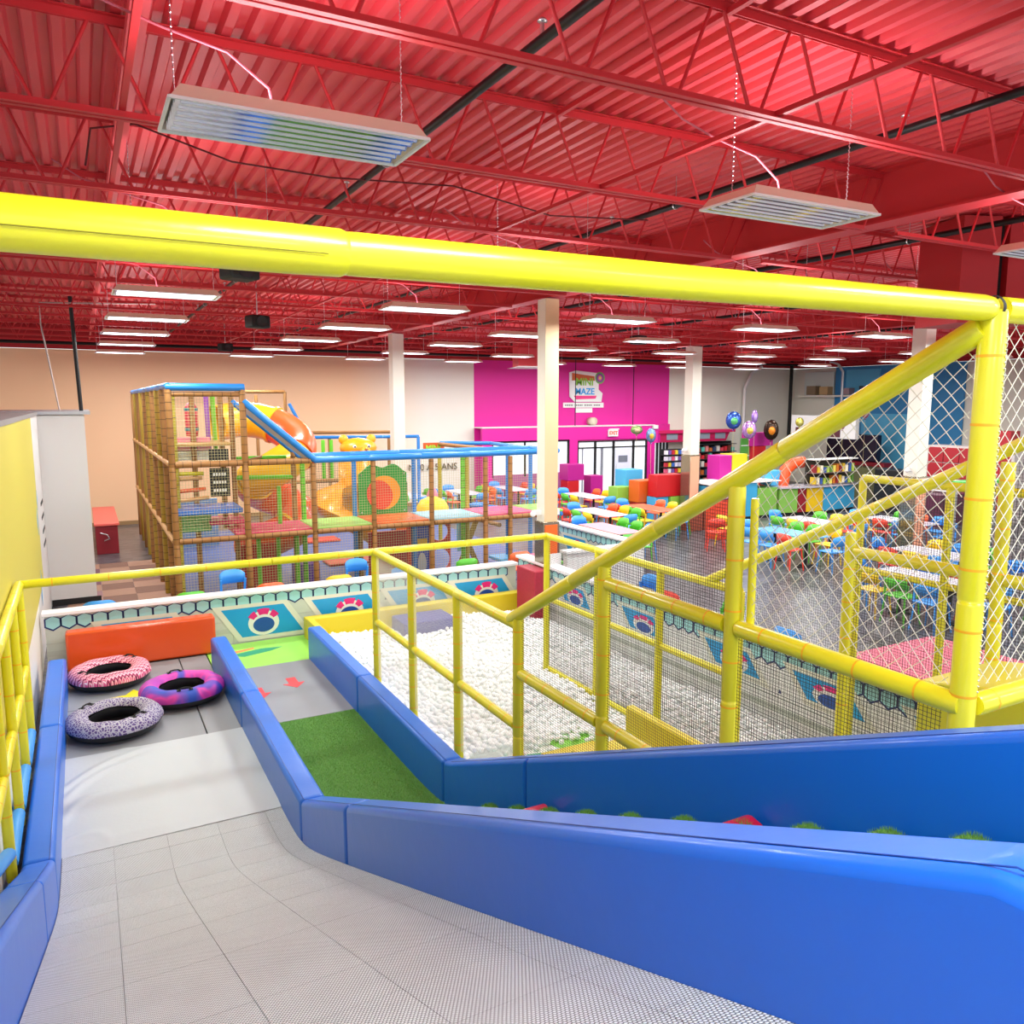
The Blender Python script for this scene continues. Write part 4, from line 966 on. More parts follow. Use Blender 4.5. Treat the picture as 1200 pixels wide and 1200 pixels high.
# green crawl panel with round opening
gp = empty('crawl_panel', (5.48, 15.9, 1.45), 0, 'green wavy topped panel with orange and red round opening', 'panel')
top = [(-.53+1.06*k/16, .92 + .1*math.sin(math.pi*k/16)*1.2 - .05*math.cos(math.pi*k/4)) for k in range(17)]
ring = [(.02+.36*math.cos(t), .46+.36*math.sin(t)) for t in np.linspace(0, 2*math.pi, 29)[:-1]]
MB().prism([(-.53,.0),(.53,.0)] + top[::-1], 'y', 0, .03).build('green_board', mat('board green','#2a9a3a',.4), gp, bevel=.006)
MB().prism(ring, 'y', -.015, -.002).build('orange_disc', mat('disc orange','#f09a1c',.4), gp)
MB().prism([(-.08+.28*math.cos(t)-.03*math.sin(t), .42+.31*math.sin(t)) for t in np.linspace(0, 2*math.pi, 25)[:-1]], 'y', -.03, -.016).build('red_opening', mat('disc red','#e0402c',.4), gp)
for s in (-1, 1):
    for z in (.06, .85): MB().ball((s*.47,-.01,z), .018, 8, 5).build('bolt', STEEL, gp)
# lower level activity board
ab = empty('activity_board', (6.55, 15.9, 0), 0, 'red and blue activity board with big round holes under the platform', 'panel')
def holed(cx, cz, r, x0, x1, z0, z1, m, y=-.02, th=.03):
    n = 32; outer = []
    for k in range(n):
        a = 2*math.pi*k/n; c_, s_ = math.cos(a), math.sin(a); t = min(((x1-cx) if c_ > 0 else (x0-cx))/c_ if abs(c_) > 1e-6 else 9, ((z1-cz) if s_ > 0 else (z0-cz))/s_ if abs(s_) > 1e-6 else 9); outer.append((cx+c_*t, cz+s_*t))
    inner = [(cx+r*math.cos(2*math.pi*k/n), cz+r*math.sin(2*math.pi*k/n)) for k in range(n)]
    vs = [(p[0], y, p[1]) for p in outer+inner] + [(p[0], y+th, p[1]) for p in outer+inner]; fs = []
    for k in range(n):
        l = (k+1) % n; fs += [(k, l, n+l, n+k), (2*n+k, 3*n+k, 3*n+l, 2*n+l), (n+k, n+l, 3*n+l, 3*n+k), (k, 2*n+k, 2*n+l, l)]
    return MB().add(vs, fs).build('holed_board', m, ab, recalc=False)
RB = mat('board red','#d42c2c',.4)
MB().box((-.5,-.0,.05),(-.05,.03,1.3)).build('blue_board', mat('board blue','#2c52b8',.4), ab); MB().box((-.55,-.03,.1),(-.47,.03,1.3)).build('red_edge', RB, ab)
holed(.2, .98, .2, -.05, .46, .66, 1.3, RB); holed(.2, .36, .24, -.05, .46, .05, .66, RB)
MB().prism([(-.22+.1*math.cos(t), .3+.25*math.sin(t)) for t in np.linspace(0, 2*math.pi, 21)[:-1]], 'y', -.02, 0).build('mirror_oval', STEEL, ab)
MB().box((-.34,-.08,.62),(-.12,0,.86)).build('yellow_block', TY, ab); MB().box((-.02,-.08,.62),(.26,-.03,.74)).build('yellow_block', TY, ab)
pad('striped_post', (7.18, 15.9, .5), (7.3, 15.95, 1.3), '#8ad0e8', 'pale blue and lime striped column board under the platform', 'post')
pad('red_net_panel', (5.3, 16.4, .0), (6.2, 16.45, 1.0), '#b02028', 'dark red panel under the orange platform pad', 'panel')
o = MB().prism([(7.3,.05),(7.42,.05),(7.9,1.2),(7.78,1.2)], 'y', 16.2, 16.25).prism([(7.8,.05),(7.92,.05),(7.42,1.2),(7.3,1.2)], 'y', 16.26, 16.31).build('cross_brace', mat('olive board','#8a6a20',.5)); tag(o, 'olive brown crossed boards below the pink platform pad', 'panel')
o = MB().box((2.6, 16.1, .1), (3.35, 16.15, 1.0)).build('red_wall_panel', mat('panel red','#c02828',.5)); tag(o, 'red wall panel below the spiral slide behind lime poles', 'panel')
# soft floor and mats
MB().box((1.36, 14.68, 0), (9.6, 24.4, .04)).build('play_floor', mat('blue grey soft floor','#52659c',.5), None); bpy.data.objects['play_floor']['label'] = 'blue grey soft floor under the bamboo play frame'; bpy.data.objects['play_floor']['category'] = 'floor mat'
for (x, y, sx, sy, hx, lab) in ((5.4, 21.3, 1.2, .7, '#c03430', 'red soft mat at the back of the play frame floor'), (5.4, 18.1, 1.2, .7, '#c84a34', 'red soft mat in front of the bear tower'), (7.1, 20.6, .8, .6, '#d04040', 'small red soft mat to the right behind the bear tower'), (3.9, 16.3, .5, .4, '#6a34a8', 'purple rounded pad below the pink platform')):
    o = MB().box((x-sx/2, y-sy/2, .04), (x+sx/2, y+sy/2, .1 if 'rounded' not in lab else .5)).build('soft_mat', mat('mat '+hx, hx, .4), bevel=.02); tag(o, lab, 'mat')
for k, (hx, x0, y0) in enumerate((('#5ab4e8', 8.0, 15.9), ('#ee6aa0', 8.5, 15.6), ('#8ad460', 8.6, 15.1))):
    o = MB().box((x0, y0-.5, .25+.0*k), (x0+.55, y0+.1, .33)).build('toddler_pad', mat('tod '+hx, hx, .4), bevel=.02); tag(o, ('sky blue','pink','light green')[k] + ' soft pad of the toddler step at the right end of the frame', 'pad')
# toddler soft area: yellow dome, green arch, pink
o = MB().lathe([(.42,0),(.4,.2),(.3,.36),(.12,.44),(0,.45)], (7.55, 18.2, 1.02), 20).build('yellow_dome', mat('dome yellow','#f0cc28',.4)); tag(o, 'yellow soft dome behind the pale blue platform pad', 'play shape')
o = MB().tube([(7.2+.34*math.cos(t), 20, 1.15+.36*math.sin(t)) for t in np.linspace(0, math.pi, 13)], .09, 10).build('green_arch', mat('arch green','#58c848',.4)); tag(o, 'green soft arch behind the yellow dome', 'play shape')
o = MB().ball((8.3, 20, 1.2), (.16,.16,.3), 12, 8).build('pink_cone', mat('cone pink','#f08aa8',.4)); tag(o, 'pink soft cone right of the green arch', 'play shape')
# berry bushes printed relief along the front
for k, (x, r, hx, n) in enumerate(((1.55, .09, '#d8242c', 'red'), (1.75, .07, '#2f8a34', 'green'), (1.95, .1, '#c81e30', 'red'), (2.12, .12, '#3f9a3c', 'green'), (2.3, .11, '#e03048', 'red'), (2.75, .1, '#2f8a34', 'green'), (3.2, .08, '#3a9040', 'green'))):
    o = MB().ball((x, 15.0 + .12*(k % 3), .04 + r), r, 12, 8).build('soft_ball', mat('softball '+hx, hx, .5)); tag(o, n + ' soft ball on the frame floor, %s from the front left corner post' % ordn(k), 'ball')
# sign boards above / on the wall
mg = empty('frame_sign', (7.95, 19.0, 2.5), 0, 'small MINI sign board on the far frame rail', 'sign')
MB().box((-.3,-.01,0),(.28,.01,.26)).build('board', mat('sign orange','#c8541c',.5), mg)
put_text('MINI', .2, .004, mat('sign lime','#9ad83c',.4), mg, (-.03,-.016,.12), FACE, bold=.006)
at = empty('wall_lettering', (11.35, 27.24, 1.4), 0, 'dark brown hand lettered age notice N 0 À 5 ANS on the back wall', 'lettering')
put_text('N  0 À 5 ANS', .34, .01, mat('brown letters','#5a4a34',.6), at, (0,0,0), FACE)
# ================================================================ ENTRANCE VESTIBULE
vb = empty('entrance_vestibule', (13.1, 26.7, 0), 0, 'magenta entrance box with black framed glass doors and white top ledge', 'entrance')
def vbox(nm, lo, hi, m, **k): o = MB().box(lo, hi).build(nm, m, None, **k); kid(o, vb); return o
VF = 26.6
vbox('fascia', (13.07, VF, 2.3), (21.1, VF+.14, 2.82), MAG)
vbox('ledge', (13.07, VF-.03, 2.82), (21.15, YW, 2.86), WHT)
for x in (16.9, 20.75): vbox('pilaster', (x, VF-.02, 0), (x+.38, VF+.12, 2.32), MAG)
kid(MB().prism([(21.1,VF),(22.4,YW),(22.4,YW-.12),(21.2,VF-.1)], 'z', 2.1, 2.86).build('angled_fascia', MAG), vb)
vbox('pilaster', (13.07, VF, 0), (13.5, VF+.12, 2.35), MAG)
vbox('wainscot', (13.5, VF+.02, 0), (16.9, VF+.1, 1.05), mat('plum wainscot','#a85a90',.5))
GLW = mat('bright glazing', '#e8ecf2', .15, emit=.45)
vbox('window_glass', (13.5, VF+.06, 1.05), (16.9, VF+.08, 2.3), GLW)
for x in (13.5, 14.9, 16.3, 16.86): vbox('mullion', (x-.03, VF, .95), (x+.03, VF+.06, 2.32), BLKM)
vbox('head_frame', (13.5, VF, 2.26), (16.9, VF+.06, 2.33), BLKM)
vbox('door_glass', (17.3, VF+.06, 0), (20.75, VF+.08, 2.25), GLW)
for x in (17.3, 18.15, 19.05, 20.05, 20.72): vbox('mullion', (x-.045, VF, 0), (x+.045, VF+.06, 2.25), BLKM)
for x in (17.55, 18.45, 18.52): vbox('mullion', (x-.02, VF+.02, 0), (x+.02, VF+.06, 1.95), mat('grey frame','#8a8c98',.4))
for z in (1.95, 2.2): vbox('transom', (17.3, VF, z), (20.72, VF+.05, z+.05), BLKM)
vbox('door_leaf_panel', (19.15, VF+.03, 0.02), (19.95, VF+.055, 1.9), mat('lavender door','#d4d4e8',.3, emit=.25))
vbox('door_poster', (19.3, VF+.01, 1.35), (19.75, VF+.03, 1.62), mat('grey poster','#7c8090',.5))
kid(MB().tube([(19.12,VF-.03,.75),(19.12,VF-.08,.8),(19.12,VF-.08,1.25),(19.12,VF-.03,1.3)], .015, 6).build('door_handle', STEEL), vb)
for k in range(4): kid(MB().box((21.3+.28*k, VF+.05+.13*k, 0), (21.38+.28*k, VF+.12+.13*k, 2.1)).build('side_mullion', BLKM), vb)
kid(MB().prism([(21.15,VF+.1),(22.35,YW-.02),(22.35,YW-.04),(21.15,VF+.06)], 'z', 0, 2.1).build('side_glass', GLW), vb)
ex = empty('exit_sign', (18.95, VF-.05, 2.55), 0, 'red lit EXIT sign box on the magenta fascia', 'sign')
MB().box((-.24,-.04,-.14),(.24,.03,.14)).build('case', WHT, ex, bevel=.01)
put_text('EXIT', .2, .004, mat('exit red','#ff4030',.5, emit=1.2), ex, (0,-.046,0), FACE, bold=.006)
MB().box((-.2,-.05,.14),(.28,-.0,.18)).build('lamp_bar', WHT, ex)
o = MB().box((20.95, VF-.15, 2.68), (21.2, VF-.03, 2.84)).build('emergency_lamp', WHT, bevel=.02); tag(o, 'white emergency lamp at the right corner of the magenta box', 'lamp')
o = MB().lathe([(0,0),(.16,0),(.16,.34),(0,.34)], (18.3, 26.95, 3.02), 14, 'y').build('fan_heater', mat('fan cream','#d8d0b8',.5)); tag(o, 'round cream fan lying on the white ledge of the entrance box', 'fan')
for x in (17.35, 20.2):
    o = MB().tube([(x, 26.9, 2.86), (x, 26.9, 5.6)], .018, 6).build('hanger_rod', BLKM); tag(o, 'thin black rod from the roof to the entrance box, ' + ('left one' if x < 18 else 'right one'), 'rod')
# wall logo board
lg = empty('wall_logo', (17.9, 27.26, 4.35), 0, 'MINI MAZE logo board high on the magenta wall', 'sign')
LW = mat('logo white','#f0f0f0',.5)
MB().prism([(-.6,-.34),(-.35,-.55),(.95,-.55),(1.0,-.2),(.8,-.05),(.8,.2),(.95,.3),(1.05,.45),(.9,.64),(.7,.62),(-.3,.70),(-.62,.62)], 'y', -.01, .02).build('backing', LW, lg, bevel=.004)
MB().prism([(-.5,.3),(.6,.3),(.58,.48),(-.5,.6)], 'y', -.018, -.01).build('orange_plank', mat('logo orange','#c85a1c',.5), lg)
MB().prism([(-.3,-.45),(.65,-.42),(.7,-.3),(-.4,-.3)], 'y', -.018, -.01).build('pink_plank', mat('logo pink','#f03a8a',.5), lg)
put_text('MINI', .42, .006, mat('logo lime','#8ac83c',.5), lg, (.1,-.03,.24), FACE, bold=.006)
put_text('MAZE', .36, .006, mat('logo blue','#2aa4ee',.5), lg, (.12,-.03,-.14), FACE, bold=.006)
for r0, hx, y in ((.24,'#7ab05a',-.014), (.18,'#7a4a9a',-.02), (.11,'#e070a0',-.026), (.05,'#f0e040',-.032)):
    MB().lathe([(0,0),(r0,0)], (.85,y,.42), 20, 'y').build('target_ring', mat('ring'+hx, hx, .5), lg)
MB().box((-.9,-.015,-.78),(1.05,.01,-.58)).build('tag_board', LW, lg); MB().box((-.3,-.015,-.98),(.5,.01,-.8)).build('tag_board', LW, lg)
m6 = MB()
for k in range(26):
    if k % 7 != 6: m6.add([(-.82+.066*k,-.018,-.71),(-.78+.066*k,-.018,-.71),(-.78+.066*k,-.018,-.65),(-.82+.066*k,-.018,-.65)], [(0,1,2,3)])
m6.build('small_print', mat('print grey','#5a5a5a',.6), lg, recalc=False, kind='stuff')

# ================================================================ CAFE FURNITURE
CC = {'blue': '#3f9aea', 'red': '#e8402c', 'yellow': '#f4cc22', 'green': '#5cc236', 'orange': '#f46a3a', 'light blue': '#62b4f2'}
def chair_parts(hx):
    m = mat('chair '+hx, hx, .4, coat=.1); P = []
    s = MB().prism([(-.2,-.19),(.2,-.19),(.22,.18),(.1,.22),(-.1,.22),(-.22,.18)], 'z', .44, .465); P.append(('seat', s.mesh('seat', m, .012, 2)))
    # curved shell back with an opening below
    vs = []; fs = []; n = 10
    for k in range(n+1):
        a = -1 + 2*k/n; y = .22 - .07*a*a; x = .205*a; z1 = .80 - .06*abs(a)**4; z0 = .58 + .01*abs(a)
        vs += [(x, y, z0), (x*1.02, y+.03, z1), (x*1.02, y+.045, z1), (x, y+.018, z0)]
    for k in range(n):
        o = 4*k; fs += [(o, o+4, o+5, o+1), (o+1, o+5, o+6, o+2), (o+2, o+6, o+7, o+3), (o+3, o+7, o+4, o)]
    fs += [(0,1,2,3), (4*n+3,4*n+2,4*n+1,4*n)]
    P.append(('backrest', MB().add(vs, fs, True).mesh('backrest', m)))
    up = MB()
    for s_ in (-1, 1): up.beam((s_*.19,.15,.45), (s_*.2,.13,.66), .03, .02)
    for s_ in (-1, 1): P.append(('back_upright', MB().beam((s_*.19,.17,.45), (s_*.198,.135,.66), .035, .022).mesh('back_upright', m)))
    for sx, sy in ((-1,-1),(1,-1),(1,1),(-1,1)):
        P.append(('leg', MB().tube([(sx*.17, sy*.16, .45), (sx*.215, sy*.21, 0)], [.018,.013], 6).mesh('leg', m)))
    return P
CHP = {k: chair_parts(v) for k, v in CC.items()}
def chair(col, x, y, rz, label, group='cafe chairs', z=0):
    e = empty('cafe_chair', (x, y, z), rz, label, 'chair', group); e.scale = (1.06, 1.06, 1.08)
    for nm, me in CHP[col]: inst(nm, me, e)
    return e
TW = mat('table white','#e6e2ec',.25, coat=.2)
tpar = {}
def table(x, y, rz, hx, L, Wd, label):
    e = empty('cafe_table', (x, y, 0), rz, label, 'table', 'cafe tables')
    MB().box((-Wd/2,-L/2,.72),(Wd/2,L/2,.75)).build('tabletop', mat('table '+hx, hx, .25, coat=.2), e, bevel=.008)
    for s in ((-1,1) if L > 1 else (0,)):
        MB().tube([(0,s*L*.28,.03),(0,s*L*.28,.72)], .035, 8).build('pedestal', BLKM, e); MB().box((-.25,s*L*.28-.03,0),(.25,s*L*.28+.03,.03)).box((-.03,s*L*.28-.22,0),(.03,s*L*.28+.22,.031)).build('foot', BLKM, e)
    return e
PI = math.pi
def dining(cx, cy, name, hx='#e4e0ee', L=1.7, n=3, leftc=('yellow','green','red'), rightc=('green','yellow','orange'), ends=('blue','blue'), skip=()):
    table(cx, cy, 0, hx, L, .72, '%s table with black pedestals, %s' % ({'#e4e0ee':'pale white','#e88060':'coral orange','#e8b0b8':'pale pink','#70b8e8':'light blue'}[hx], name))
    for k in range(n):
        y = cy + (k-(n-1)/2)*(L/n)*.98
        a = leftc[k % 3]; b = rightc[k % 3]; pos = ['nearest','in the middle','farthest'][k if n == 3 else min(2*k, 2)]
        if ('l', k) not in skip: chair(a, cx-.62, y, PI/2, '%s chair left of the table %s, %s' % (a, name, pos))
        if ('r', k) not in skip: chair(b, cx+.62, y, -PI/2, '%s chair right of the table %s, %s' % (b, name, pos))
    if ends[0]: chair(ends[0], cx, cy-L/2-.35, PI, '%s chair at the near end of the table %s' % (ends[0], name))
    if ends[1]: chair(ends[1], cx, cy+L/2+.35, 0, '%s chair at the far end of the table %s' % (ends[1], name))
dining(14.5, 21.8, 'before the entrance doors')
dining(12.65, 18.25, 'right of the nearer column')
dining(14.45, 18.3, 'before the orange cube', hx='#e88060')
dining(11.2, 15.75, 'in the hexagon pen', hx='#e8b0b8', leftc=('blue','yellow','orange'), rightc=('blue','green','green'), ends=('green','blue'), skip=(('l',0),))
dining(16.6, 14.2, 'behind the white net', hx='#e4e0ee', leftc=('red','yellow','green'), rightc=('red','yellow','green'))
dining(14.6, 13.2, 'beside the yellow post', hx='#70b8e8', leftc=('red','blue','blue'), rightc=('yellow','green','green'))
dining(18.6, 13.2, 'farther behind the net', leftc=('blue','red','yellow'), rightc=('blue','orange','green'))
dining(12.9, 8.6, 'behind the inner frame mesh', leftc=('blue','green','yellow'), rightc=('red','orange','blue'))
dining(15.2, 9.9, 'past the outermost mesh', leftc=('blue','yellow','red'), rightc=('green','blue','yellow'))
dining(15.2, 6.9, 'at the far right edge', leftc=('yellow','blue','green'), rightc=('orange','blue','red'))
dining(11.4, 24.6, 'behind the bamboo frame', leftc=('orange','green','blue'), rightc=('orange','yellow','green'))
dining(13.4, 24.9, 'under the entrance window', leftc=('blue','orange','yellow'), rightc=('green','yellow','red'))
dining(9.4, 24.6, 'beside the age lettering', leftc=('orange','green','blue'), rightc=('blue','orange','green'))
for k, (x, y, c) in enumerate(((.05, 13.35, 'blue'), (1.33, 13.3, 'green'), (2.17, 14.2, 'blue'), (2.56, 13.35, 'orange'), (3.72, 13.4, 'yellow'), (4.4, 14.15, 'blue'), (4.95, 13.55, 'blue'), (6.27, 13.65, 'green'), (7.5, 13.8, 'orange'))):
    chair(c, x, y, PI if k not in (2, 5) else 0.1, '%s chair behind the long hexagon wall, %s from the left' % (c, ordn(k)), 'chairs behind the long hexagon wall')
for k, (y, c) in enumerate(((10.6, 'blue'), (9.6, 'red'), (8.6, 'green'), (7.2, 'blue'), (5.0, 'orange'))):
    chair(c, 8.2, y, PI/2 if k % 2 else -PI/2, '%s chair behind the right hexagon wall, %s from its far end' % (c, ordn(k)), 'chairs behind the right hexagon wall')
o = MB().box((8.5, 5.0, 0), (10.4, 6.8, .55)).build('pink_bench', mat('pink vinyl','#e0607c',.5, noise=.1), bevel=.12, seg=4); tag(o, 'big rounded pink padded bench behind the mesh at lower right', 'bench')
chair('red', 14.2, 15.3, PI*.8, 'single red chair standing on the open floor left of the yellow post')
chair('yellow', 14.9, 15.6, PI/2, 'single yellow chair behind the lone red chair')

# coloured cube partitions
CUB = {'light blue':'#4aaee2','orange':'#e0641e','red':'#c8141e','green':'#8cc044','magenta':'#b8148a','yellow':'#d8c41c','dark red':'#9c1020'}
def cube(c, x0, x1, y0, y1, z0, z1, lab):
    o = MB().box((x0, y0, z0), (x1, y1, z1)).build('display_cube', mat('cube '+c, CUB[c], .45), bevel=.008, seg=1); tag(o, lab, 'cube', 'coloured display cubes')
cube('light blue', 15.75, 16.45, 21.3, 21.9, .93, 1.56, 'light blue cube on top of the stack before the doors')
cube('green', 15.2, 15.85, 21.0, 21.5, .0, 1.04, 'tall green cube left of the orange cube'); cube('yellow', 15.9, 16.4, 21.35, 21.8, 0, .92, 'yellow cube under the light blue cube')
cube('orange', 15.62, 16.38, 20.4, 20.95, .58, 1.28, 'orange cube between the green and the red cubes'); cube('dark red', 15.62, 16.3, 20.42, 20.9, 0, .57, 'dark red cube under the orange cube')
cube('red', 15.9, 16.95, 19.85, 20.3, .8, 1.5, 'large bright red cube in front of the toy rack'); cube('light blue', 15.9, 16.42, 19.9, 20.35, 0, .79, 'light blue cube under the large red cube'); cube('green', 16.45, 17.2, 19.8, 20.3, 0, .79, 'green cube under the large red cube at right')
cube('magenta', 15.7, 16.42, 24.8, 25.4, .9, 1.5, 'magenta cube beside the nearer column on a red cube'); cube('red', 15.7, 16.2, 24.8, 25.3, 0, .89, 'red cube under the magenta cube beside the column'); cube('magenta', 16.8, 17.35, 24.9, 25.4, 0, 1.03, 'magenta cube standing before the glass doors')
cube('magenta', 18.55, 19.08, 19.9, 20.5, 1.22, 2.03, 'tall magenta cube on the blue counter'); cube('yellow', 19.1, 19.78, 19.9, 20.5, 1.22, 2.06, 'tall yellow cube on the counter beside the magenta one')
cube('magenta', 22.9, 24.2, 23, 23.4, 2.08, 2.6, 'magenta block across the top of the red pillar by the balloons'); cube('red', 23.1, 23.85, 23.02, 23.38, 0, 2.07, 'red pillar block under the magenta block by the balloons')
# reception counter, left wing
ct = empty('service_counter', (18, 19, 0), 0, 'long cafe counter faced in light blue, orange and green panels', 'counter')
def cbox(nm, lo, hi, hx, **k): kid(MB().box(lo, hi).build(nm, mat('laminate '+hx, hx, .4), None, **k), ct)
for x0, x1, hx, z1 in ((17.25, 18.5, '#3a9ecc', 1.15), (18.5, 19.3, '#3a9ecc', 1.2), (19.3, 20.2, '#7cb04a', 1.0)): cbox('front_panel', (x0, 18.9, .1), (x1-.02, 20.2, z1), hx)
cbox('kick_board', (17.25, 18.95, 0), (20.2, 20.1, .1), '#18181c'); cbox('countertop', (17.22, 18.85, 1.2), (20.3, 20.25, 1.23), '#e8e8ee')
o = MB().box((15.3, 16.4, 0), (15.85, 16.9, 1.12)).build('red_pillar_box', mat('pillar red','#d84428',.45), bevel=.01); tag(o, 'orange red floor standing box by the lone red chair', 'box')
o = MB().box((15.28, 16.38, 1.12), (15.87, 16.92, 1.15)).build('box_lid', mat('lid plum','#6a2848',.5)); tag(o, 'plum coloured lid lying on the orange red box', 'lid')
for x in (15.6, 16.15):
    o = MB().box((x, 17.9, 0), (x+.5, 18.3, .82)).build('brown_box', mat('brown red laminate','#9c4a34',.5), bevel=.01); tag(o, 'brown red floor box under the tables, ' + ('left' if x < 16 else 'right') + ' one of the pair', 'box')
# curved counter at right
cc = empty('curved_counter', (21, 18.8, 0), 0, 'curved counter with green, yellow and light blue front panels', 'counter')
xs_ = [20.3, 21.0, 21.35, 22.1, 23.9]; cols = ['#7cb04a', '#8a1424', '#e0b818', '#3a9ecc']
def cyy(x): return 18.9 - .28*(x-20.3)*(24.2-x)/4
for i in range(4):
    n = 5; p = [(xs_[i]+(xs_[i+1]-.02-xs_[i])*k/n, cyy(xs_[i]+(xs_[i+1]-.02-xs_[i])*k/n)) for k in range(n+1)]
    kid(MB().prism(p + [(p[-1][0], p[-1][1]+.5), (p[0][0], p[0][1]+.5)], 'z', .12, .92).build('front_panel', mat('laminate '+cols[i], cols[i], .4)), cc)
p = [(20.25+3.7*k/14, cyy(20.25+3.7*k/14)-.1) for k in range(15)]
kid(MB().prism(p + [(q[0], q[1]+.8) for q in reversed(p)], 'z', .94, .99).build('countertop', mat('counter stone','#b8b4c0',.2)), cc)
kid(MB().prism([(q[0], q[1]+.15) for q in p] + [(q[0], q[1]+.6) for q in reversed(p)], 'z', 0, .12).build('kick_board', BLKM), cc)
o = MB().tube([(21.75,19.3,1.75),(21.3,19.3,1.72),(20.95,19.3,1.5),(20.85,19.3,1.1),(20.8,19.3,.3)], .2, 14).build('orange_pipe', mat('arch orange','#e8501c',.4)); tag(o, 'bent orange pipe arch standing behind the green counter panel', 'pipe')
o = MB().box((20.3, 19.3, 1.0), (20.85, 19.8, 1.5)).build('display_cube', mat('cube light blue','#4aaee2'), bevel=.01); tag(o, 'light blue block left of the bent orange pipe', 'cube', 'coloured display cubes')
dc = empty('display_case', (22.6, 18.7, 1.0), 0, 'snack display case full of packets standing on the curved counter', 'display case')
MB().box((-1.0,.3,0),(1.1,.34,.85)).build('back', mat('case dark','#3c3c34',.5), dc); MB().box((-1.0,-.1,0),(1.1,.34,.03)).box((-1.0,-.1,.4),(1.1,.34,.42)).build('shelf', STEEL, dc)
MB().box((-1.0,-.1,.85),(1.1,.34,.88)).build('top', WHT, dc)
pk = ['#d8b838','#a8c050','#c8742c','#f0e8d0','#5a8a3c','#8c2c30','#3a5aa0','#e0d060']; pkn = ['mustard','pale green','rust','cream','dark green','maroon','navy','yellow']
for r_ in range(2):
    for k in range(13):
        h = .16+.14*random.random(); o = MB().box((21.65+.155*k, 18.68, 1.035+.39*r_), (21.65+.155*k+.11, 18.85, 1.035+.39*r_+h)).build('snack_packet', mat('packet'+pk[(k*3+r_*5) % 8], pk[(k*3+r_*5) % 8], .4))
        tag(o, '%s snack packet on the %s shelf of the display case, %s from left' % (pkn[(k*3+r_*5) % 8], ('lower','upper')[r_], ordn(k)), 'packet', 'snack packets in the display case')
# toy rack and snack shelves
tr_ = empty('toy_rack', (20.6, 24.8, 0), 0, 'dark freestanding rack hung with small boxed toys', 'rack')
MB().box((-.62,.0,0),(.62,.05,1.95)).build('back_panel', BLKM, tr_); MB().box((-.6,-.45,0),(.6,.05,.12)).build('base', BLKM, tr_)
for r_ in range(7): MB().box((-.6,-.3,.28+.24*r_),(.6,0,.3+.24*r_)).build('shelf', mat('shelf dark','#2a2a30',.5), tr_)
tcol = ['#c8c4e0','#e05a80','#f0f0f4','#7a5aa8','#c82c3c','#e8c838','#3c6ac0','#e8e0f0']; tcn = ['lavender','pink','white','purple','crimson','yellow','blue','pale lilac']
for r_ in range(7):
    for k in range(7):
        o = MB().box((20.03+.165*k, 24.52, .31+.24*r_), (20.16+.165*k, 24.62, .47+.24*r_)).build('toy_box', mat('toy'+tcol[(k+3*r_) % 8], tcol[(k+3*r_) % 8], .4)); tag(o, '%s boxed toy on the dark rack, %s shelf up, %s from left' % (tcn[(k+3*r_) % 8], ordn(r_), ordn(k)), 'toy box', 'boxed toys on the dark rack')
sh = empty('wall_shelves', (24.8, 27.0, 0), 0, 'black wall shelving with rows of prizes under a magenta canopy', 'shelves')
MB().box((-1.5,.2,0),(1.2,.25,2.05)).build('back_panel', BLKM, sh)
for z in (.25,.6,.95,1.3,1.62,1.95): MB().box((-1.5,-.15,z-.03),(1.2,.22,z)).build('shelf', mat('shelf edge','#3a3a40',.4), sh)
pc = ['#e04a5a','#d8303c','#7a3a30','#5ac0b0','#e88a8a','#c86a30','#3a4a70','#e8e0d8']; pcn = ['coral','red','brown','teal','salmon','orange','slate blue','cream']
for zi, z in enumerate((.25,.6,.95,1.3,1.62)):
    for k in range(12):
        o = MB().box((23.35+.22*k, 26.9, z+.005), (23.5+.22*k, 27.05, z+.16+.09*((k*7+zi) % 3)/2)).build('prize_box', mat('prize'+pc[(k+zi*2) % 8], pc[(k+zi*2) % 8], .45)); tag(o, '%s prize box on the black wall shelving, %s shelf up, %s from left' % (pcn[(k+zi*2) % 8], ordn(zi), ordn(k)), 'prize', 'prizes on the wall shelves')
cn_ = empty('canopy', (23.4, 26.7, 2.1), 0, 'magenta canopy board above the wall shelving', 'canopy')
MB().prism([(-2.1,.45),(2.0,.45),(1.75,.0),(-2.1,.0)], 'y', -.05, .0).build('face', mat('canopy magenta','#b81450',.4), cn_); MB().box((-2.1,-.15,.38),(2.2,.5,.5)).build('top_band', mat('canopy pink','#d01c60',.4), cn_)
for k in range(4): MB().box((-1.6+.9*k,-.06,.1),(-1.0+.9*k,-.052,.35)).build('photo_panel', mat('photo grey','#8a90a0',.4), cn_)
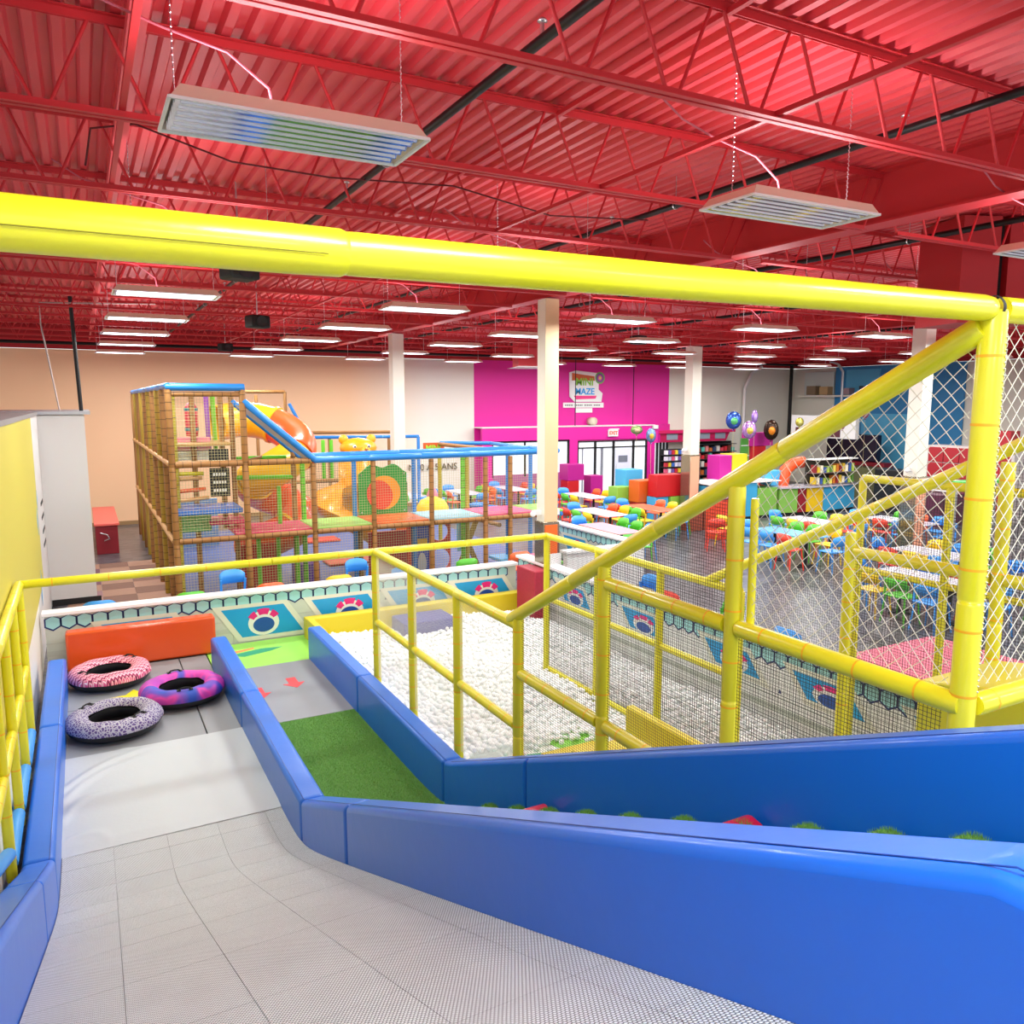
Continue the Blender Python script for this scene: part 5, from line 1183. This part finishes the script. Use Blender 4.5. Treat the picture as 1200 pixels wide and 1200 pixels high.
# balloons
def balloon(x, y, z, rx, rz, hx, hx2, lab, star=False):
    b = empty('foil_balloon', (x, y, z), -math.atan2(x, y), lab, 'balloon')
    MB().ball((0,0,0), (rx, rx*.4, rz), 16, 10).build('envelope', mat('foil '+hx, hx, .18, metal=.6), b)
    MB().ball((.02,-rx*.22,-.02), (rx*.55, rx*.24, rz*.5), 12, 8).build('printed_front', mat('foil '+hx2, hx2, .2, metal=.4), b)
    MB().tube([(0,0,-rz),(0,0,-rz-.05)], [.01,.04], 6).build('neck', mat('foil '+hx, hx), b)
    MB().tube([(0,0,-rz-.05),(.02,0,-z+.95)], .005, 4).build('ribbon', mat('ribbon','#d8c890',.6), b)
balloon(21.1, 22, 3.13, .28, .33, '#3a5ab0', '#5ab070', 'round blue and green foil balloon against the white wall')
balloon(22.3, 22.4, 2.75, .27, .34, '#c89ae0', '#e8d060', 'lilac and gold foil balloon beside the magenta block'); balloon(22.45, 22.3, 3.25, .12, .25, '#a880d8', '#c8a8f0', 'small purple foil balloon above the lilac one')
balloon(23.55, 22.5, 2.72, .28, .4, '#3a2a20', '#e88a28', 'dark orange fox coloured foil balloon before the magenta block')
balloon(25.2, 22.6, 3.0, .16, .18, '#c8c050', '#e0d880', 'small olive yellow balloon')
balloon(26.5, 21.6, 3.12, .26, .4, '#e060b8', '#f09ad8', 'large pink foil balloon above the counter'); balloon(27.4, 21.3, 3.4, .15, .25, '#d87090', '#f0a0b8', 'small pink heart balloon highest at right')
balloon(18.1, 23, 2.6, .18, .26, '#7a98c8', '#d8b040', 'blue and gold foil balloon left of the far column'); balloon(17.6, 23.2, 2.8, .22, .16, '#8aa868', '#c8b090', 'small green balloon at the corner of the entrance box')
# right wall: alcoves, blue paint, slots
bw = struct(MB().box((29.9, 18.9, 0), (29.98, 24.9, 5.34)).build('wall_right_blue', mat('wall blue','#2f86c0',.55)))
MB().box((29.86, 22.6, 4.1), (29.9, 24.3, 5.2)).build('alcove_back', mat('alcove light blue','#58b4e0',.5), bw)
MB().box((29.86, 24.95, 4.1), (29.9, 26.6, 5.15)).build('alcove_back', mat('alcove cream','#d8e4e0',.5), bw)
MB().box((29.88, 20.9, 0), (29.9, 23.4, 3.3)).build('light_blue_field', mat('alcove light blue','#58b4e0'), bw)
for k, (y, z, s, hx, lab) in enumerate(((25.9, 4.12, .5, '#8a7a60', 'brown carton in the cream wall niche'), (25.2, 4.12, .45, '#c0a070', 'tan carton in the cream wall niche'), (24.0, 4.12, .35, '#a08890', 'grey carton in the blue wall niche'), (23.1, 4.12, .45, '#2a2e38', 'dark equipment case in the blue wall niche'))):
    o = MB().box((29.5, y-s/2, z), (29.85, y+s/2, z+s*.8)).build('storage_carton', mat('carton '+hx, hx, .6)); tag(o, lab, 'box')
o = MB().box((29.4, 22.6, 4.02), (29.9, 26.7, 4.1)).build('niche_shelf', CRM); tag(o, 'cream shelf ledge below the two wall niches', 'shelf')
o = MB().tube([(29.3, 26.9, 0), (29.3, 26.9, 5.7)], .08, 8).build('black_duct_pipe', BLKM); tag(o, 'black vertical pipe in the far right corner of the hall', 'pipe')
o = MB().tube([(26.6, 27.1, 0), (26.6, 27.1, 4.4), (27.0, 27.1, 5.1), (27.6, 27.1, 5.4)], .07, 8).build('white_drain_pipe', WHT); tag(o, 'white pipe bending away up the back wall', 'pipe')
o = MB().tube([(27.2,22.3,3.2),(27.2,22.3,5.0),(26.9,22.3,5.3),(26.4,22.3,5.4)], .05, 8).build('conduit', STEEL); tag(o, 'curved grey mast before the blue wall niche', 'conduit')
kb = empty('kitchen_bulkhead', (26.6, 22.6, 0), 0, 'white menu bulkhead with small dark menu boards behind the counter', 'bulkhead')
MB().box((-.1,-1.6,2.35),(.1,1.6,3.25)).build('bulkhead', WHT, kb)
for k in range(3): MB().box((-.12,-.9+.8*k,2.4),(-.1,-.25+.8*k,2.75)).build('menu_board', mat('menu dark','#5a2c38',.5), kb)
o = MB().box((28.6, 21.6, 1.35), (28.9, 24.1, 2.45)).build('wall_screen', mat('screen dark','#1c1430',.25), bevel=.03); tag(o, 'big dark screen panel on the blue wall side', 'screen')
o = MB().box((28.3, 21.0, 0), (28.9, 24.4, 1.34)).build('back_cabinet', mat('maroon laminate','#8a1424'), bevel=.01); tag(o, 'maroon cabinet below the big dark screen', 'cabinet')
o = MB().box((27.2, 19.8, 0), (28.2, 23.4, 1.2)).build('kitchen_unit', mat('unit olive','#5a5c3a',.5), bevel=.01); tag(o, 'dark olive kitchen unit behind the display case', 'cabinet')
# red lockers
lk = empty('locker_wall', (25.2, 15.8, 0), 0, 'bank of dark red square lockers by the white right hand wall', 'lockers')
for r_ in range(4):
    for k in range(5): kid(MB().box((25.2, 14.3+.55*k, .25+.52*r_), (25.6, 14.3+.55*k+.52, .25+.52*r_+.49)).build('locker_door', mat('locker red','#a4202c',.4), bevel=.01), lk)
kid(MB().box((25.25, 14.2, 0), (25.9, 17.1, 2.36)).build('carcass', mat('locker carcass','#c8c0c0',.5)), lk)
o = MB().box((25.3, 14.4, 2.4), (25.8, 15.2, 2.9)).build('red_box', mat('locker red','#a4202c')); tag(o, 'red box lying on top of the locker bank', 'box')
o = MB().box((24.2, 17.3, 0), (24.9, 18.3, 1.5)).build('arcade_cabinet', mat('cabinet black','#1a1a20',.4), bevel=.02); tag(o, 'black machine cabinet left of the red lockers', 'cabinet')
o = MB().box((23.6, 15.2, 1.0), (24.3, 15.8, 1.35)).build('till', WHT, bevel=.02); tag(o, 'white till on the counter before the lockers', 'till')
o = MB().box((22.8, 14.9, 0), (24.6, 16.0, .98)).build('till_counter', mat('plum laminate','#5a2440',.4), bevel=.01); tag(o, 'plum coloured till counter before the red lockers', 'counter')
o = MB().box((17.9, 11.2, 1.86), (19.6, 11.5, 1.95)).build('raised_board', mat('lime strip','#4cc44a',.4)); tag(o, 'bright green board just above the outer yellow rail', 'board')
for x in (17.95, 19.5): MB().tube([(x, 11.35, 0), (x, 11.35, 1.86)], .03, 6).build('leg', STEEL, o)
gr = empty('green_grid_stand', (22.75, 23.05, 0), 0, 'green grid display stand behind the lilac balloon', 'stand')
MB().box((-.22,-.02,.4),(.22,.02,2.4)).build('green_panel', mat('stand green','#4c9438',.5), gr)
for z in (.9,1.3,1.7,2.1): MB().box((-.22,-.035,z),(.22,-.02,z+.03)).build('wire', WHT, gr)
# window light strip on the room: end of script
